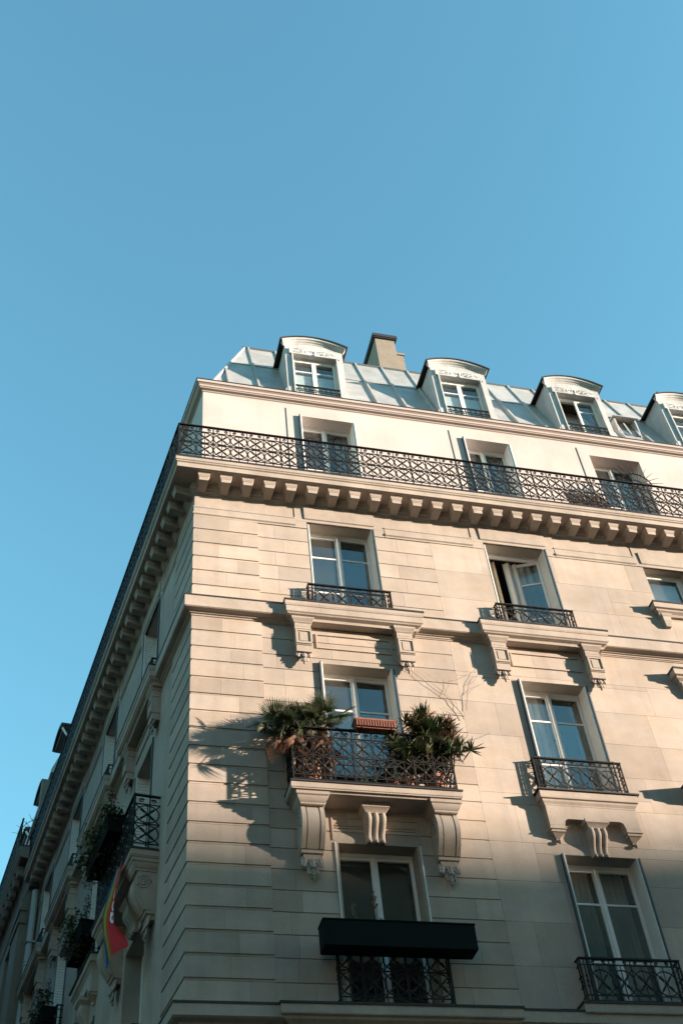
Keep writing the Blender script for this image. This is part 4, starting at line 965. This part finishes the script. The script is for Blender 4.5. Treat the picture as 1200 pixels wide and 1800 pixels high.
# brick-red flower trough hung on the handrail
T = thing('flower_trough', 'brick red flower trough standing on the middle of the balcony handrail', 'planter', loc=(2.73, -0.46, 12.05))
m = MB().loft([[(2.42+i, -0.56+i, z), (3.06-i, -0.56+i, z), (3.06-i, -0.37-i, z), (2.42+i, -0.37-i, z)] for i, z in ((0.02, 12.04), (0.0, 12.17), (-0.012, 12.17), (-0.012, 12.20), (0.02, 12.20), (0.03, 12.15))])
for k in range(15): m.box(2.435+k*0.042, 2.455+k*0.042, -0.572, -0.55, 12.06, 12.165)
ob('trough', m, 'brick_red', T)
ob('bracket', MB().box(2.5, 2.515, -0.58, -0.36, 12.02, 12.034).box(2.96, 2.975, -0.58, -0.36, 12.02, 12.034), 'iron', T)
for k in range(5): ob('leaves', LFD[k % 2], 'leaf', T, M=Matrix.Translation((2.5+k*0.12, -0.46, 12.19)) @ Matrix.Scale(0.45, 4))
# bare climber on the wall
T = thing('bare_climber', 'thin leafless climbing stem on the stone wall right of the balcony', 'plant', loc=(4.3, -0.02, 12.6))
random.seed(71)
def wander(p, a, n, r, depth=0):
    pts = [p]; x, z = p[0], p[2]
    for i in range(n):
        a += random.uniform(-0.28, 0.28); x += 0.11*math.sin(a); z += 0.11*math.cos(a); pts.append((x, -0.02-random.uniform(0, 0.02), z))
        if depth < 2 and random.random() < 0.26: wander(pts[-1], a+random.choice([-1, 1])*random.uniform(0.5, 1.1), random.randint(2, 5), r*0.6, depth+1)
    ob('stem', MB().tube(pts, [r*(1-0.7*i/len(pts)) for i in range(len(pts))], 4), 'twig', T)
wander((4.42, -0.03, 12.75), -0.12, 15, 0.0055); wander((4.50, -0.03, 12.95), 0.35, 10, 0.0045); wander((4.4, -0.05, 12.35), 1.7, 5, 0.003)
# long dark box in front of the lower railing
T = thing('railing_box', 'long black-green box mounted across the railing of the lowest near window', 'planter', loc=(2.75, -0.3, 8.63))
ob('box', MB().stack(1.72, 3.80, 0.44, [(-0.004, 8.625), (0.0, 8.63), (0.0, 8.965), (-0.004, 8.97)], back=-0.16), 'box_green', T)
ob('rim', MB().stack(1.715, 3.805, 0.445, [(0.0, 8.972), (0.004, 8.975), (0.004, 8.99), (0.0, 8.993)], back=-0.155), 'box_green', T)
ob('clamp', MB().blob((3.6, -0.3, 9.01), 0.03).box(3.585, 3.615, -0.3, -0.27, 8.98, 9.0), 'iron', T)
T = thing('dry_stalks', 'two dry plant stalks rising behind the long dark box', 'plant', loc=(2.55, -0.3, 8.97))
random.seed(81)
for x, h in ((2.52, 0.62), (2.22, 0.40)):
    m = MB()
    m.tube([(x, -0.2, 8.96), (x+0.02, -0.2, 8.96+h*0.5), (x-0.02, -0.2, 8.96+h)], [0.007, 0.006, 0.004], 5)
    for k in range(7): m.blob((x+random.uniform(-0.03, 0.03), -0.2, 8.96+h*(0.55+0.06*k)), 0.014, (1, 1, 1.7), 6, 4, 0.3)
    ob('stem', m, 'twig', T)
for k in range(3): ob('leaves', LFD[k % 2], 'leaf', T, M=Matrix.Translation((2.52+k*0.10, -0.25, 9.02)) @ Matrix.Scale(0.7, 4))
# things behind the terrace railing
T = thing('reed_screen', 'brown reed screen leaning behind the terrace railing at the right', 'screen', loc=(8.0, -0.15, 18.0))
m = MB(); random.seed(91)
for k in range(44):
    x = 7.62+k*0.0205; m.tube([(x+random.uniform(-0.004, 0.004), -0.30, 18.03), (x-0.06, -0.12, 18.80+random.uniform(-0.03, 0.04))], 0.008, 5)
for z in (18.2, 18.5, 18.7): m.box(7.57, 8.54, -0.30+(z-18.03)*0.234-0.012, -0.30+(z-18.03)*0.234+0.012, z, z+0.012)
ob('reeds', m, 'reed', T)
# planters on the shaded side
LFK = [l.copy() for l in LF]
for l in LFK: l.materials.clear(); l.materials.append(MATS['leaf_dark'])
def side_planter(label, x0, x1, out, z, seed, bush=10, hang=False, tw=8, mt='box_black'):
    T = thing('window_planter', label, 'planter', side='L', loc=((x0+x1)/2, -out, z), group='planters on the shaded side')
    ob('box', MB().stack(x0, x1, 0.26, [(-0.03, z-0.26), (0.0, z), (0.012, z+0.002), (0.012, z+0.03)], back=0.0), mt, T, side='L', loc=(0, -out, 0))
    random.seed(seed)
    for k in range(bush): ob('leaves', random.choice(LFK), 'leaf_dark', T, side='L', loc=(random.uniform(x0, x1), -out-random.uniform(0.05, 0.40), z+random.uniform(-0.30, 0.26)), rot=Matrix.Rotation(random.uniform(0, 6), 4, 'Z') @ Matrix.Scale(random.uniform(0.9, 1.4), 4))
    m = MB()
    for k in range(tw):
        x = random.uniform(x0, x1); y = -out-0.13; h = random.uniform(0.3, 0.8); dx = random.uniform(-0.2, 0.2)
        m.tube([(x, y, z), (x+dx*0.4, y, z+h*0.5), (x+dx, y-random.uniform(0, 0.2), z+h)], [0.005, 0.004, 0.002], 4)
        for q in range(7):
            t = random.uniform(0.4, 1); p = Vector((x+dx*t, y, z+h*t)); u = Vector((random.uniform(-1, 1), random.uniform(-1, 0.5), random.uniform(-0.7, 0.5))).normalized()*0.09; v = u.cross(Vector((0, 0, 1))).normalized()*0.014
            m.add([p, p+u*0.5+v, p+u, p+u*0.5-v], [(0, 1, 2, 3)])
    ob('stem', m, 'leaf_dark', T, side='L')
side_planter('black planter with bushy greenery on the shaded balcony above the flag', -4.0, -2.4, 0.42, 12.10, 101, 34, True, 14)
side_planter('dark planter with trailing plants on the shaded window ledge left of the flag', -6.9, -5.6, 0.14, 12.0, 102, 22, True, 8)
side_planter('dark planter with tall feathery stems on the farther shaded window ledge', -10.4, -9.1, 0.14, 12.0, 103, 18, True, 30)
# rainbow flag hanging from the shaded balcony
T = thing('rainbow_flag', 'rainbow flag with white letters hanging from the shaded balcony', 'flag', side='L', loc=(-2.2, -0.5, 11.0))
def fp(u, v, off=0.0):                                     # u across (0 red .. 1 blue), v down
    k = max(0, v-0.55)/0.45; k = k*k*(3-2*k)
    s = 1.98+u*0.34-k*(0.30-0.16*u)-0.02*math.sin(v*5); z = 11.08-1.60*v+0.10*k*(1-u)-0.04*math.sin(u*4+v*3)
    o = 0.485+0.05*math.sin(v*3.0)+0.10*u*min(1, 2*v)+0.03*math.sin(u*7+v*4)*min(1, v*2)-k*0.10*(1-u)
    return Vector((-s, -o-off, z))
FC = [('flag_red', 0.0, 0.58), ('flag_orange', 0.58, 0.66), ('flag_yellow', 0.66, 0.80), ('flag_green', 0.80, 0.88), ('flag_blue', 0.88, 1.0)]
for c, u0, u1 in FC:
    m = MB(); nu, nv = 4, 26; vs = [fp(u0+(u1-u0)*i/nu, j/nv) for j in range(nv+1) for i in range(nu+1)]
    m.add(vs, [(j*(nu+1)+i, j*(nu+1)+i+1, (j+1)*(nu+1)+i+1, (j+1)*(nu+1)+i) for j in range(nv) for i in range(nu)])
    ob('stripe', m, c, T, side='L', smooth='all')
def letter(pts_out, pts_in, name):
    m = MB(); n = len(pts_out)
    for off in (0.006, -0.006):
        vs = [fp(u, v, off) for u, v in pts_out]+[fp(u, v, off) for u, v in pts_in]
        m.add(vs, [(i, (i+1) % n, n+(i+1) % n, n+i) for i in range(n)])
    ob('letter', m, 'flag_letter', T, side='L')
def oval(cu, cv, ru, rv, flat=False):
    r = []
    for i in range(24):
        a = 2*math.pi*i/24; x, y = math.cos(a), math.sin(a)
        if flat and y < 0: q = max(abs(x), abs(y)); x, y = x/q, y/q
        r.append((cu+ru*x, cv+rv*y))
    return r
for i, cv in enumerate((0.30, 0.43, 0.56)):
    letter(oval(0.36, cv, 0.13, 0.060, i == 2), oval(0.36, cv, 0.055, 0.026, i == 2), 'OOD'[i])
